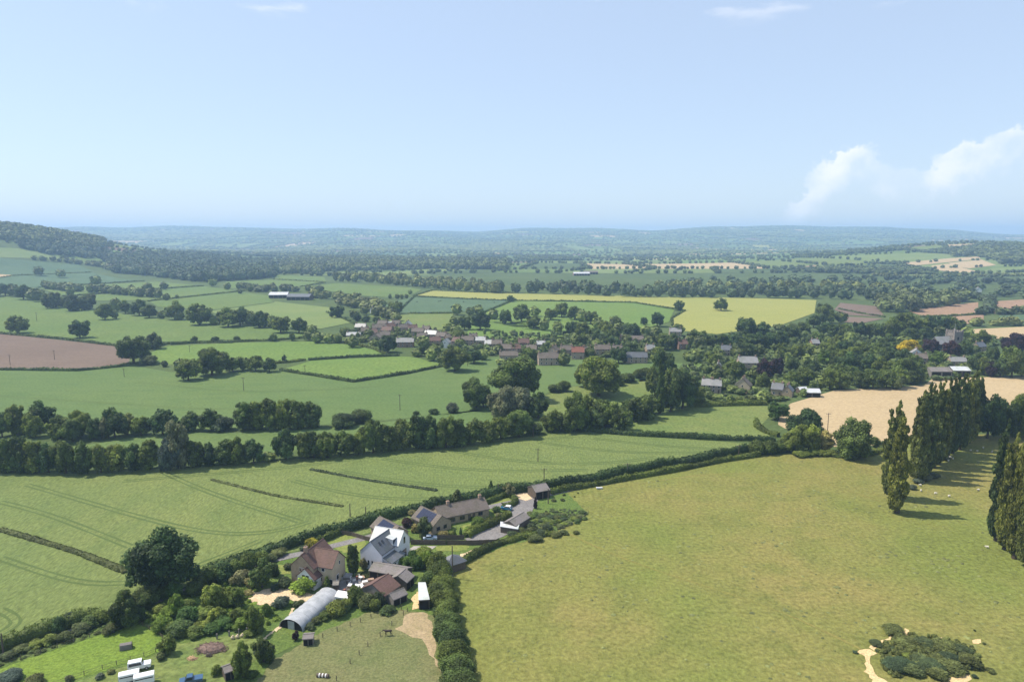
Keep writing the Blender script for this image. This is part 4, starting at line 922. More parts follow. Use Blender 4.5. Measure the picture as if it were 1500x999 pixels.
trees([(240, 605, 508, 90), (310, 575, 520, 65), (305, 642, 565, 85), (365, 655, 590, 60), (440, 675, 600, 65), (400, 585, 525, 80), (460, 580, 500, 85), (530, 595, 515, 85), (570, 605, 540, 70), (620, 618, 540, 85)], 'dark oak in the row across the green fields', 'oak row', 'oak', 'dark', off=Z3)
trees([(755, 630, 573, 75, 'loose'), (845, 678, 605, 105), (580, 668, 605, 110, 'loose', 'mid'), (660, 650, 580, 65, 'loose', 'mid'), (520, 655, 600, 80, 'loose', 'mid'), (700, 660, 600, 80, 'loose', 'light'), (640, 690, 640, 80, 'loose', 'light'), (740, 690, 640, 90, 'loose', 'light'), (780, 655, 610, 70, 'loose', 'mid'), (540, 737, 672, 72), (690, 715, 670, 80, 'loose', 'light'), (600, 715, 675, 70, 'loose', 'light'), (820, 710, 675, 60, 'loose', 'mid')], 'tree in the green copse behind the village', 'village copse trees', 'oak', 'dark', off=Z3)
trees([(910, 622, 580, 46, 'loose', 'mid')], 'pale round tree beside the solitary dark oak', None, off=Z3); trees([(985, 632, 545, 78)], 'solitary dark oak on the hedge by the barley', None, 'oak', 'dark', off=Z3)
trees([(1105, 545, 487, 55)], 'round tree at the hedge corner of the barley field', None, 'oak', 'mid', off=Z3); trees([(1335, 545, 473, 82)], 'lone oak standing in the middle of the barley', None, 'oak', 'dark', off=Z3)
trees([(1095, 672, 617, 72)], 'dark tree at the lower point of the barley field', None, 'oak', 'dark', off=Z3); trees([(180, 495, 460, 42)], 'small round tree where three hedges meet', None, 'oak', 'dark', off=Z3)
# the wooded right half of the village
V5 = (1000, 440, 6.0)
RW = 'trees round the village gardens'
trees([(560, 300, 138, 200, 'oak', 'dark'), (700, 300, 195, 140, 'oak', 'dark')], 'great dark tree standing up against the barley', 'great trees by the barley', off=V5)
trees([(120, 350, 248, 180), (60, 390, 300, 120, 'loose'), (150, 400, 310, 120, 'loose', 'mid'), (280, 400, 290, 140), (370, 390, 285, 140), (450, 380, 290, 140), (560, 390, 290, 150), (660, 395, 285, 150), (740, 420, 290, 130), (850, 360, 255, 170, 'oak', 'mid'), (950, 340, 215, 140), (1060, 300, 190, 130), (1160, 330, 270, 150, 'loose', 'light'), (1150, 200, 125, 130), (1240, 130, 20, 150), (1290, 200, 80, 120), (1390, 190, 100, 110, 'loose', 'mid'), (1230, 210, 60, 110),
       (850, 240, 205, 110, 'bush'), (960, 235, 200, 90, 'bush'), (1250, 290, 190, 140, 'oak', 'mid'), (1330, 270, 200, 140, 'oak', 'mid'), (1430, 270, 200, 150, 'loose', 'light'), (1350, 350, 300, 150, 'loose', 'light'), (1470, 330, 270, 120, 'loose', 'light'), (870, 480, 370, 150), (1010, 480, 370, 160), (1290, 440, 350, 150), (1120, 440, 370, 110, 'loose'), (1420, 440, 350, 150, 'loose', 'mid'),
       (570, 490, 370, 160), (480, 490, 400, 120, 'loose', 'mid'), (660, 490, 380, 110, 'loose', 'mid'), (320, 540, 430, 120), (250, 560, 455, 140, 'loose', 'mid'), (130, 530, 420, 120), (50, 520, 450, 90, 'loose'), (280, 640, 540, 110, 'loose', 'mid'), (280, 720, 615, 75), (430, 690, 525, 170, 'oak', 'mid'), (500, 700, 540, 110, 'oak', 'mid'), (380, 740, 680, 90, 'bush', 'bright'),
       (730, 700, 500, 170, 'oak', 'copper'), (830, 660, 500, 140, 'loose', 'copper'), (640, 690, 570, 110, 'loose', 'copper'), (700, 790, 640, 110, 'oak', 'dark'), (620, 820, 750, 90, 'bush', 'red'), (790, 790, 690, 100, 'bush', 'bright'), (900, 790, 690, 120), (960, 760, 620, 140), (1080, 740, 590, 170, 'oak', 'dark'), (1130, 660, 520, 150, 'oak', 'dark'), (960, 620, 500, 120), (1090, 580, 470, 110, 'loose', 'mid'), (930, 560, 450, 70, 'loose', 'flower'), (840, 520, 440, 70, 'conifer', 'bright'), (1240, 580, 440, 110, 'tall', 'bright'),
       (1210, 770, 660, 120, 'loose', 'silver'), (1290, 780, 590, 170, 'loose', 'mid'), (1340, 700, 540, 150), (1400, 780, 620, 150), (1440, 640, 460, 170, 'oak', 'mid'), (1480, 740, 570, 150, 'oak', 'mid'), (1390, 560, 420, 150, 'oak', 'mid'), (1320, 560, 440, 120, 'loose', 'mid'), (1500, 540, 400, 150, 'oak', 'mid'), (1190, 520, 400, 110),
       (420, 905, 820, 70), (490, 905, 835, 80), (590, 905, 825, 110, 'bush', 'scrub'), (700, 905, 800, 130, 'bush', 'light'), (760, 890, 820, 100, 'bush'), (440, 820, 740, 120, 'bush'), (300, 880, 820, 120, 'bush', 'scrub'), (230, 860, 800, 100, 'bush', 'scrub'), (860, 890, 830, 90, 'bush', 'scrub')],
      'leafy tree among the houses of the wooded end of the village', RW, 'oak', 'dark', off=V5)
V6 = (1250, 440, 6.0)
tree(1331, 520, 497, 28, 'oak', 'yellow', 'brilliant yellow-leaved tree near the church')
trees([(850, 500, 355, 150, 'oak', 'copper')], 'purple copper beech beneath the church tower', None, off=V6); trees([(1420, 440, 278, 240, 'oak', 'copper')], 'largest dark purple copper beech beyond the church', None, off=V6)
trees([(970, 500, 345, 160, 'oak', 'mid')], 'green tree beside the purple beech below the tower', None, off=V6); trees([(720, 570, 445, 130, 'loose', 'bright')], 'lime green ornamental tree above the field barns', None, off=V6)
trees([(680, 460, 330, 150, 'oak', 'copper'), (580, 430, 335, 90, 'oak', 'red')], 'brownish copper tree left of the church nave', 'copper trees', off=V6)
trees([(50, 330, 180, 120), (140, 330, 195, 120, 'oak', 'mid'), (240, 340, 185, 150, 'oak', 'mid'), (340, 350, 160, 150, 'oak', 'mid'), (450, 330, 100, 200, 'oak', 'mid'), (380, 300, 130, 150, 'oak', 'mid'), (570, 320, 135, 160, 'oak', 'mid'), (660, 320, 140, 140), (750, 310, 120, 150), (840, 300, 140, 150), (920, 290, 160, 120), (500, 370, 240, 150), (620, 330, 220, 140), (740, 330, 220, 120), (440, 390, 310, 120, 'oak', 'bright'), (290, 400, 300, 140), (330, 450, 350, 140), (990, 320, 230, 120, 'loose'), (1110, 390, 265, 150), (1220, 345, 300, 80, 'bush'), (1310, 350, 318, 50, 'bush'),
       (80, 480, 360, 150, 'oak', 'mid'), (200, 480, 370, 160, 'oak', 'mid'), (300, 540, 400, 150), (430, 560, 430, 150, 'oak', 'mid'), (40, 620, 470, 150), (130, 640, 480, 150, 'oak', 'mid'), (240, 690, 490, 170, 'oak', 'mid'), (340, 700, 530, 160, 'oak', 'mid'), (440, 720, 500, 180, 'oak', 'mid'), (540, 720, 530, 170), (520, 620, 470, 150), (60, 770, 620, 150), (170, 775, 600, 160, 'oak', 'mid'), (290, 770, 610, 160), (400, 760, 600, 160, 'oak', 'mid'), (500, 740, 610, 140), (590, 720, 610, 110), (380, 770, 670, 120, 'loose', 'scrub'), (670, 630, 540, 90), (780, 610, 560, 110), (830, 560, 470, 110), (960, 610, 545, 120),
       (1090, 640, 450, 150, 'oak', 'mid'), (1150, 660, 490, 120, 'loose', 'light'), (1220, 560, 390, 130, 'oak', 'dark'), (1290, 670, 500, 170), (1390, 675, 400, 220, 'oak', 'mid'), (1480, 670, 420, 170, 'oak', 'mid'), (1200, 670, 540, 110, 'loose', 'copper'), (1560, 670, 430, 180, 'oak', 'mid')],
      'leafy tree in the wood between the church and the stubble', 'trees round the church', 'oak', 'dark', off=V6)
# village trees between the cottages (crop 500,440 x5.77)
V7 = (500, 440, 5.77)
trees([(960, 555, 385, 240)], 'broadest dark oak at the front of the village', None, 'oak', 'dark', off=V7)
trees([(390, 440, 290, 160), (370, 440, 350, 100), (760, 510, 405, 110), (640, 480, 410, 110, 'bush'), (720, 470, 360, 120), (800, 460, 370, 120), (1120, 500, 400, 150), (1060, 500, 390, 120), (850, 520, 440, 110), (690, 390, 300, 110, 'loose', 'scrub'), (100, 360, 300, 110), (30, 290, 225, 90), (180, 360, 300, 90, 'bush'), (230, 310, 240, 80, 'loose'), (470, 260, 220, 70, 'loose'), (280, 390, 330, 90, 'bush'), (60, 350, 310, 80, 'bush'), (960, 350, 260, 100), (440, 320, 260, 70), (560, 300, 260, 60, 'bush'), (1200, 460, 410, 80, 'bush'), (1270, 470, 420, 80, 'bush', 'scrub'), (1000, 400, 320, 90, 'loose'), (1330, 430, 370, 90, 'loose', 'scrub'), (1400, 400, 340, 80, 'bush'), (920, 300, 250, 80, 'loose')],
      'garden tree among the old cottages of the village', 'village garden trees', 'oak', 'dark', off=V7)
V8 = (700, 440, 5.0)
trees([(450, 300, 250, 40, 'conifer')], 'small pointed conifer behind the village roofs', None, 'oak', 'dark', off=V8)
trees([(400, 305, 272, 70, 'bush'), (300, 300, 272, 40, 'bush'), (380, 440, 340, 130), (630, 475, 380, 100), (610, 340, 275, 70, 'loose', 'mid'), (560, 380, 300, 90), (820, 420, 335, 80, 'loose', 'mid'), (1030, 460, 330, 120), (950, 420, 370, 80, 'bush'), (1120, 400, 310, 140, 'loose', 'mid'), (1190, 395, 350, 60), (260, 370, 315, 80, 'loose', 'scrub'), (500, 345, 300, 70, 'bush'), (40, 420, 365, 80), (170, 470, 425, 90, 'bush'), (880, 330, 280, 100, 'loose', 'light'), (990, 320, 260, 110, 'loose', 'light'), (760, 330, 240, 110), (1260, 310, 250, 90, 'loose', 'scrub'), (1370, 330, 240, 140), (1450, 320, 240, 120, 'loose'), (1320, 330, 260, 80), (1230, 250, 185, 80, 'loose', 'mid'), (1310, 245, 190, 90, 'loose', 'mid'), (1340, 430, 340, 150, 'loose', 'mid')],
      'tree between the brick houses of the village street', 'village street trees', 'oak', 'dark', off=V8)


def understory():
    r = random.Random(31); pos = []
    for pix, sp in (([(1005, 500), (1130, 490), (1300, 500), (1460, 500), (1470, 548), (1350, 560), (1230, 570), (1160, 588), (1030, 590), (1000, 560)], 9), ([(505, 490), (560, 476), (660, 490), (760, 504), (960, 500), (960, 528), (860, 524), (740, 522), (600, 508), (520, 500)], 8), ([(700, 488), (800, 490), (950, 482), (980, 500), (760, 502)], 9)):
        pos += scatter(pix, sp, 61)
    mass('garden_shrubs', 'low garden shrubs and undergrowth through the village', 'shrubs', pos, [r.uniform(1.5, 6.5) for _ in pos], [r.uniform(2.5, 7.5) for _ in pos], 'far2', TPL, 9)
understory()

def weeds():
    r = random.Random(41); pos = scatter([(205, 905), (245, 872), (300, 858), (370, 838), (395, 850), (372, 868), (362, 880), (400, 892), (412, 905), (380, 922), (335, 916), (262, 930), (236, 925)], 1.5, 62)
    mass('orchard_undergrowth', 'tall weeds and long grass filling the old orchard', 'weeds', pos, [r.uniform(.4, 1.3) for _ in pos], [r.uniform(.9, 2.0) for _ in pos], 'bright', TPL, 10)
    pos = scatter([(-40, 985), (0, 966), (90, 934), (190, 900), (200, 908), (130, 934), (60, 957), (0, 976)], 1.6, 63)
    mass('hedge_bank_weeds', 'rank weeds along the hedge foot above the lush paddock', 'weeds', pos, [r.uniform(.3, 1.0) for _ in pos], [r.uniform(.9, 1.8) for _ in pos], 'light', TPL, 11)
    pos = scatter([(790, 752), (815, 744), (845, 748), (860, 752), (845, 764), (815, 777), (775, 779), (775, 765)], 1.5, 64)
    mass('plot_weeds', 'nettles and long grass covering the fenced rough plot', 'weeds', pos, [r.uniform(.3, .9) for _ in pos], [r.uniform(.9, 1.8) for _ in pos], 'scrub', TPL, 12)
weeds()
# ---------------------------------------------------------------- buildings
M['stone'] = simple('ham_stone', (.34, .27, .185, 1), .9, .2, 1.2, .18); M['cream'] = simple('cream_render', (.47, .39, .27, 1), .9, .2, .8, .1)
M['white'] = simple('white_render', (.66, .66, .65, 1), .8, .3, .6, .07); M['greywall'] = simple('pale_grey_boarding', (.56, .57, .62, 1), .8, .3, .8, .05)  # second wall colour is a pale bluish grey
M['brick'] = simple('red_brick', (.25, .165, .125, 1), .9, .2, 1.5, .2); M['pink'] = simple('pinkish_stone', (.36, .285, .225, 1), .9, .2, 1.2, .2)
M['tile'] = roof_mat('brown_roof_tiles', (.125, .070, .058, 1), .75, .4, .35); M['tile2'] = roof_mat('weathered_brown_tiles', (.140, .116, .102, 1), .8, .3, .38)
M['redtile'] = roof_mat('red_roof_tiles', (.21, .085, .065, 1), .8, .3, .3); M['slate'] = roof_mat('blue_grey_slate', (.105, .112, .130, 1), .42, .5, .25)
M['pale_slate'] = roof_mat('pale_worn_slate', (.25, .245, .25, 1), .45, .5, .22); M['tin'] = roof_mat('zinc_sheet', (.50, .51, .54, 1), .40, .6, .12)  # pale greys also paint sun glare on slate, besides worn slate and metal
M['tin2'] = roof_mat('sunlit_pale_roof', (.36, .36, .37, 1), .42, .55, .15); M['felt'] = roof_mat('grey_roof_felt', (.185, .165, .16, 1), .85, .3, .25); M['timber'] = simple('weathered_timber', (.115, .092, .072, 1), .9, .2, 2, .25); M['greytimber'] = simple('grey_timber', (.20, .185, .165, 1), .9, .2, 2, .2)  # first light grey is sun glare painted onto village slates
M['frame'] = simple('window_frame', (.72, .72, .70, 1), .5, .4, 1, .04); M['darkframe'] = simple('dark_window_frame', (.05, .045, .045, 1), .5, .4, 1, .1)
M['dark'] = simple('shadowed_doorway', (.02, .018, .017, 1), .9, .1, 1, .2); M['chimney'] = simple('chimney_brick', (.34, .24, .18, 1), .9, .2, 2, .2)  # near-black: plain black parts, and painted shade inside open fronts
def glass_mat():
    m, nt, N, L, B = newmat('window_glass'); B.inputs['Base Color'].default_value = (.02, .024, .03, 1); B.inputs['Roughness'].default_value = .08; B.inputs['Specular IOR Level'].default_value = .6; return m
M['glass'] = glass_mat()
def solar_mat():
    m, nt, N, L, B = newmat('solar_cells'); B.inputs['Base Color'].default_value = (.014, .018, .045, 1); B.inputs['Roughness'].default_value = .18; B.inputs['Specular IOR Level'].default_value = .6; return m
M['solar'] = solar_mat()
def part(b, name, mat, root, loc, rz, parent=None):
    """mesh in a wing's own frame, hung under the building"""
    if parent is not None: return b.build(name, mat, parent)
    o = b.build(name, mat, root); o.location = loc - root.location; o.rotation_euler = (0, 0, rz); return o
def win(root, loc, rz, side, L, W, u, z, w, h, mat='frame', door=False):
    t = .05
    if side == 'F': bx = lambda s, d: (u - w / 2 * s, u + w / 2 * s, -W / 2 - d, -W / 2 + .05)
    elif side == 'B': bx = lambda s, d: (u - w / 2 * s, u + w / 2 * s, W / 2 - .05, W / 2 + d)
    elif side == 'R': bx = lambda s, d: (L / 2 - .05, L / 2 + d, u - w / 2 * s, u + w / 2 * s)
    else: bx = lambda s, d: (-L / 2 - d, -L / 2 + .05, u - w / 2 * s, u + w / 2 * s)
    f = part(MB().box(*bx(1, .04), z - h / 2, z + h / 2), 'door' if door else 'window', M['timber' if door else mat], root, loc, rz)
    if not door:
        k = .84
        if w > 1.5:
            for s in (-1, 1):
                bb = list(bx(1, .06)); i = 0 if side in 'FB' else 2
                c = u + s * w / 4; bb[i], bb[i + 1] = c - w * .21, c + w * .21
                MB().box(*bb, z - h / 2 * k, z + h / 2 * k).build('pane', M['glass'], f)
        else: MB().box(*bx(k * .94, .06), z - h / 2 * k, z + h / 2 * k).build('pane', M['glass'], f)
    return f
def wing(root, A, B, zr, W, ze, wall, roof, wins=(), over=.35, chim=(), z0=0.0, rz=None, hip=False, th=.16, frame='frame', dz_tr=0.0, solar=None):
    A = Vector((A[0], A[1])); B = Vector((B[0], B[1])); d = B - A; L = d.length; rz = math.atan2(d.y, d.x) if rz is None else rz
    c = (A + B) / 2; loc = Vector((c.x, c.y, z0)); zr += dz_tr
    hw = W / 2; sl = (zr - ze) / hw
    if hip:
        part(MB().box(-L / 2, L / 2, -hw, hw, -.3, ze), 'wall', M[wall], root, loc, rz)
        o = over; b = MB(); k = min(L / 2 * .999, hw); e = ze - o * sl
        V = [(-L / 2 - o, -hw - o, e), (L / 2 + o, -hw - o, e), (L / 2 + o, hw + o, e), (-L / 2 - o, hw + o, e), (-L / 2 + k, 0, zr), (L / 2 - k, 0, zr)]
        V += [(x, y, z + th) for x, y, z in V]
        b.poly(V, [(3, 2, 1, 0), (6, 7, 11, 10), (7, 8, 11), (8, 9, 10, 11), (9, 6, 10), (0, 1, 7, 6), (1, 2, 8, 7), (2, 3, 9, 8), (3, 0, 6, 9)])
        rf = part(b, 'roof', M[roof], root, loc, rz)
    else:
        part(MB().prism([(-hw, -.3), (hw, -.3), (hw, ze), (0, zr), (-hw, ze)], -L / 2, L / 2), 'wall', M[wall], root, loc, rz)
        y = hw + over; ez = ze - over * sl
        rf = part(MB().prism([(-y, ez), (0, zr), (y, ez), (y, ez + th), (0, zr + th * 1.25), (-y, ez + th)], -L / 2 - over * .7, L / 2 + over * .7), 'roof', M[roof], root, loc, rz)
        for s in (-1, 1): MB().tube((-L / 2 - over * .5, s * (y + .05), ez + .02), (L / 2 + over * .5, s * (y + .05), ez + .02), .07, .07, 5).build('gutter', M['darkframe'], rf)
        MB().tube((-L / 2 - over * .6, 0, zr + th * 1.1), (L / 2 + over * .6, 0, zr + th * 1.1), .13, .13, 6).build('ridge_tiles', M[roof], rf)
    for cx, hh in chim:
        ch = MB().box(cx - .45, cx + .45, -.4, .4, zr - .8, zr + hh).box(cx - .52, cx + .52, -.47, .47, zr + hh - .25, zr + hh - .1).tube((cx - .18, 0, zr + hh), (cx - .18, 0, zr + hh + .35), .12, .1).tube((cx + .2, 0, zr + hh), (cx + .2, 0, zr + hh + .3), .12, .1)
        ch.build('chimney', M['chimney'], rf)
    for w_ in wins:
        win(root, loc, rz, w_[0], L, W, *w_[1:5], mat=frame, door=len(w_) > 5)
    if solar:
        side, u0, u1, n, m = solar   # side sign of local y, span along x, panels along x and down the slope
        s = 1 if side == 'B' else -1; pw = (u1 - u0) / n; ln = math.hypot(hw, zr - ze) * .84; ph = ln / m
        cs = hw / math.hypot(hw, zr - ze); sn = (zr - ze) / math.hypot(hw, zr - ze)
        base = MB().box(-pw / 2 + .03, pw / 2 - .03, -ph / 2 + .03, ph / 2 - .03, 0, .05).mesh('solar_panel', M['solar'])
        for i in range(n):
            for j in range(m):
                t = ln * .09 + ph * (j + .5)
                o = link('solar_panel', base, rf); o.location = (u0 + pw * (i + .5), s * t * cs, zr - t * sn + th * 1.2 + .06); o.rotation_euler = (-s * math.atan2(sn, cs), 0, 0)
    return rf
def X(px, py, z): return P(px, py, z).to_2d()
def axis_pts(c, ang, L):
    d = Vector((math.cos(math.radians(ang)), math.sin(math.radians(ang)))) * L / 2; return c - d, c + d

# farmhouse
r = thing('farmhouse', 'cream and stone farmhouse with three gables and brown tiled roofs', 'house', (*X(460, 830, 0), 0))
a, b = X(441.6, 812.9, 8.8), X(470, 792, 8.8); ua = math.degrees(math.atan2((b - a).y, (b - a).x))
wing(r, a, b + (b - a) * .12, 8.8, 6.8, 5.6, 'stone', 'tile', [('L', -.5, 4.7, .8, 1.1), ('L', .5, 4.7, .8, 1.1), ('F', -1.5, 4.6, 1, 1.1), ('F', -1.5, 1.6, 1.2, 1.2)], chim=[(-3.2, 1.5)])
c0 = X(463, 801.6, 8.8); e0 = X(497.3, 804.8, 8.8); dd = (e0 - c0).length; ax = Vector((math.cos(math.radians(ua - 90)), math.sin(math.radians(ua - 90))))
wing(r, c0, c0 + ax * dd, 8.6, 6.4, 5.5, 'cream', 'tile', [('F', .6, 4.6, 1.1, 1.2), ('F', 2.4, 1.5, 1.8, 1.4), ('R', .4, 5.4, .7, 1.1), ('R', -.8, 1.8, 1.2, 1.5), ('F', -1.2, 4.5, .8, 1.0)])
c1, c2 = X(446.9, 832.9, 5.6), X(465.3, 820.9, 5.6)
wing(r, c1, c2 + (c2 - c1) * .15, 5.6, 5.4, 3.2, 'white', 'tile', [('L', 0, 3.3, 2.4, 1.2), ('L', 1.4, 1.4, .9, 1.6, 1), ('F', .2, 1.9, .9, 1.1)])
# white house
r = thing('modern_house', 'white rendered house with slate and zinc gable roofs', 'house', (*X(565, 808, 0), 0))
a, b = X(542.8, 793.3, 8.2), X(571.3, 774.5, 8.2); ub = math.degrees(math.atan2((b - a).y, (b - a).x))
wing(r, a, b, 8.2, 7.2, 4.9, 'greywall', 'slate', [('L', -.4, 1.9, .55, 1.5), ('L', .9, 1.9, .55, 1.5)], over=.12, frame='darkframe')
c0 = X(550, 771.7, 8.2); e0 = X(593.3, 776.9, 8.2); ax = Vector((math.cos(math.radians(ub - 86)), math.sin(math.radians(ub - 86))))
wing(r, c0, c0 + ax * (e0 - c0).length, 8.3, 6.6, 5.2, 'white', 'tin', [('R', .2, 5.6, 1.0, 1.9), ('R', -.3, 1.6, 3.0, 2.6), ('F', 3.6, 1.5, 1.5, 2.2)], over=.12, frame='darkframe')  # pale roof colour paints sun glare on this slate slope
m = (a + b) / 2; dv = (b - a).normalized(); nv = Vector((dv.y, -dv.x))
loc = Vector((m.x, m.y, 0))
lean = part(MB().prism([(-3.62, -.2), (-6.3, -.2), (-6.3, 2.7), (-3.62, 3.7)], -4.0, 2.6), 'lean_to', M['white'], r, loc, math.radians(ub))
part(MB().prism([(-3.5, 3.85), (-6.6, 2.68), (-6.6, 2.85), (-3.5, 4.02)], -4.2, 2.7), 'lean_to_roof', M['slate'], r, loc, math.radians(ub))
for k in (-2.4, .2): part(MB().box(k - .5, k + .5, -6.36, -6.25, .7, 2.2), 'window', M['glass'], r, loc, math.radians(ub))
dm = part(MB().box(1.0, 2.9, -3.3, -1.0, 5.2, 7.0), 'dormer', M['white'], r, loc, math.radians(ub)); MB().prism([(-3.5, 6.95), (-.8, 7.35), (-.8, 7.47), (-3.5, 7.07)], .85, 3.05).build('dormer_roof', M['tin'], dm); MB().box(1.25, 2.65, -3.36, -3.28, 5.6, 6.8).build('pane', M['glass'], dm)
for k in (-2.6, -1.2): part(MB().prism([(-2.0, 6.75), (-1.2, 7.4), (-1.2, 7.5), (-2.0, 6.85)], k - .3, k + .3), 'rooflight', M['glass'], r, loc, math.radians(ub))
# solar garage
r = thing('garage', 'stone garage with solar panels on its brown roof behind the white house', 'garage', (*X(565, 778, 0), 0))
a, b = X(556.5, 756.4, 4.8), X(584, 772, 4.8); wing(r, a, b, 4.8, 6.6, 2.6, 'stone', 'tile2', [('R', 0, 1.4, 2.2, 1.8, 1), ('F', 0, 1.5, 1, 1)], solar=('F', -2.9, 3.6, 6, 2))
# bungalow
r = thing('bungalow', 'long stone bungalow with dark brown roof and solar panels on its cross gable', 'house', (*X(665, 765, 0), 0))
a, b = X(638, 742.5, 5.2), X(708.5, 728.5, 5.2); wing(r, a, b, 5.2, 7.6, 2.7, 'stone', 'tile2', [('F', -4.5, 1.4, 2.0, 1.3), ('F', -1.0, 1.4, 1.8, 1.3), ('F', 1.6, 1.1, 1.0, 2.0, 1), ('F', 3.2, 1.1, .9, 2.0, 1), ('F', 5.6, 1.5, 1.6, 1.2), ('B', 0, 1.5, 1.5, 1.1)], chim=[(7.2, 1.3), (-4.4, 1.3)], frame='darkframe')
a, b = X(617, 741.5, 5.3), X(647, 755.5, 5.3); wing(r, a, b, 5.3, 7.4, 2.7, 'stone', 'tile2', [('R', -1.4, 1.5, 1.4, 1.2), ('R', 1.3, 1.5, 1.3, 1.2)], frame='darkframe', solar=('F', -3.8, 3.4, 6, 2))
# sheds and barns of the yard
def shed(name, label, A, B, z, W, ze, wall, roof, wins=(), cat='shed', open_side=None, **kw):
    a, b = X(*A, z), X(*B, z); c = (a + b) / 2; o = thing(name, label, cat, (c.x, c.y, 0)); wing(o, a, b, z, W, ze, wall, roof, wins, over=kw.pop('over', .25), **kw)
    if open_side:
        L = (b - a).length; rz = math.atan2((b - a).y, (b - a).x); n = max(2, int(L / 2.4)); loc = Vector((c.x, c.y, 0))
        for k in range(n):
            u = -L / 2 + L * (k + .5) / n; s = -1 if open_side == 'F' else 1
            y0, y1 = sorted((s * (W / 2 - .04), s * (W / 2 + .035))); part(MB().box(u - L / n * .42, u + L / n * .42, y0, y1, 0, ze - .25), 'bay_opening', M['dark'], o, loc, rz)  # dark panel on the wall paints the shade inside an open bay
    return o
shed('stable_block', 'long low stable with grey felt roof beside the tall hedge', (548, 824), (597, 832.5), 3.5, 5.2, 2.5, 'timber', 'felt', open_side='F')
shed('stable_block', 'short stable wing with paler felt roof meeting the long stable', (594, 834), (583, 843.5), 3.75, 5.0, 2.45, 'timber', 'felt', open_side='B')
shed('barn', 'low barn with brown tiled roof and grey-green boarded gable', (568.5, 840.8), (545.6, 855.7), 4.6, 7.6, 2.5, 'greytimber', 'tile', [('L', 0, 1.2, 1.6, 1.9, 1)], cat='barn')
shed('hen_house', 'small grey timber hut with felt roof in front of the brown barn', (571, 870), (591, 861.5), 2.9, 3.0, 2.0, 'greytimber', 'felt', open_side='F')
shed('garden_room', 'dark hipped slate garden building next to the gravel garden', (657, 808.5), (668, 816), 4.3, 6.2, 2.5, 'timber', 'slate', hip=True, over=.4)
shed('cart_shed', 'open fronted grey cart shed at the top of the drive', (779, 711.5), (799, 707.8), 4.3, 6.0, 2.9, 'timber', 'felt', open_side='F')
shed('long_shed', 'narrow grey roofed shed beside the weedy garden', (746, 763), (767, 750.5), 3.6, 4.6, 2.5, 'timber', 'felt', [('R', 0, 1.1, 1.0, 1.9, 1)])
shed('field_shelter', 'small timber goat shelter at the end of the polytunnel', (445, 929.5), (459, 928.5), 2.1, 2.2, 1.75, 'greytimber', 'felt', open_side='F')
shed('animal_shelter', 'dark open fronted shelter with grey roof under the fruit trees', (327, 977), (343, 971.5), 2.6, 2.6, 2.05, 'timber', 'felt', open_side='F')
shed('garden_hut', 'small pale roofed hut among the yard clutter', (489, 851.5), (496, 851.2), 2.3, 2.2, 1.9, 'timber', 'greytimber', [('F', 0, .9, .8, 1.7, 1)])
def quad_roof(name, label, corners, z, wall, roof, drop=.3, cat='shed', front=None):
    """mono-pitch building from its four roof corners"""
    W = [P(*c, z) for c in corners]; c = sum(W, Vector()) / 4; c.z = 0; o = thing(name, label, cat, c)
    V = [(w - c) for w in W]; hs = [z, z, z - drop, z - drop]
    k = .95; ins = [Vector((v.x * k, v.y * k, 0)) for v in V]
    MB().poly([(v.x, v.y, -.2) for v in ins] + [(v.x, v.y, h - .02) for v, h in zip(ins, hs)], [(0, 3, 2, 1), (4, 5, 6, 7)] + [(i, (i + 1) % 4, (i + 1) % 4 + 4, i + 4) for i in range(4)]).build('wall', M[wall], o)
    rf = MB().poly([(v.x, v.y, h) for v, h in zip(V, hs)] + [(v.x, v.y, h + .12) for v, h in zip(V, hs)], [(0, 3, 2, 1), (4, 5, 6, 7)] + [(i, (i + 1) % 4, (i + 1) % 4 + 4, i + 4) for i in range(4)]).build('roof', M[roof], o)
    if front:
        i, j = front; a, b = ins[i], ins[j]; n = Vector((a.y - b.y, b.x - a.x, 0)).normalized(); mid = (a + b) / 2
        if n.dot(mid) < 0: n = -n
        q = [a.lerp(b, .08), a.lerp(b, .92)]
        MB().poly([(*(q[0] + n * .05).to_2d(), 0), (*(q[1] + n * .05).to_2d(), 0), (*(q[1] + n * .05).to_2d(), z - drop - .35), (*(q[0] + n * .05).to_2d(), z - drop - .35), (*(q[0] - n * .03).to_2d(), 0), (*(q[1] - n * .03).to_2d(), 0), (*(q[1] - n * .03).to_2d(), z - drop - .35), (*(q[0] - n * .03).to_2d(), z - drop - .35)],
                  [(0, 1, 2, 3), (7, 6, 5, 4), (0, 4, 5, 1), (1, 5, 6, 2), (2, 6, 7, 3), (3, 7, 4, 0)]).build('opening', M['dark'], o)  # dark panel on the wall paints the shade of an open front
    return o
quad_roof('store', 'narrow store with a pale blue metal roof against the thick hedge', [(612.5, 853), (623.5, 853), (629.5, 876), (613, 877)], 3.0, 'timber', 'tin', .4, front=(2, 3))
quad_roof('store', 'low store with white roof sheets in front of the long shed', [(733, 764), (761, 767.5), (759, 774), (732.5, 770)], 2.4, 'timber', 'tin', .3)
quad_roof('static_caravan', 'white flat roofed caravan behind the polytunnel', [(495, 864.5), (510, 867), (509, 877), (490, 874)], 2.4, 'white', 'white', .02, 'caravan', front=(2, 3))
quad_roof('trailer', 'small white topped trailer in the cluttered yard', [(521, 855), (533, 857), (529, 862), (517, 859)], 1.7, 'timber', 'white', .02, 'trailer')
quad_roof('cold_frame', 'pale glazed cold frames beside the farmhouse', [(503, 839), (516, 839.5), (518, 845), (502, 845)], .9, 'greytimber', 'pale_slate', .25, 'cold frame')
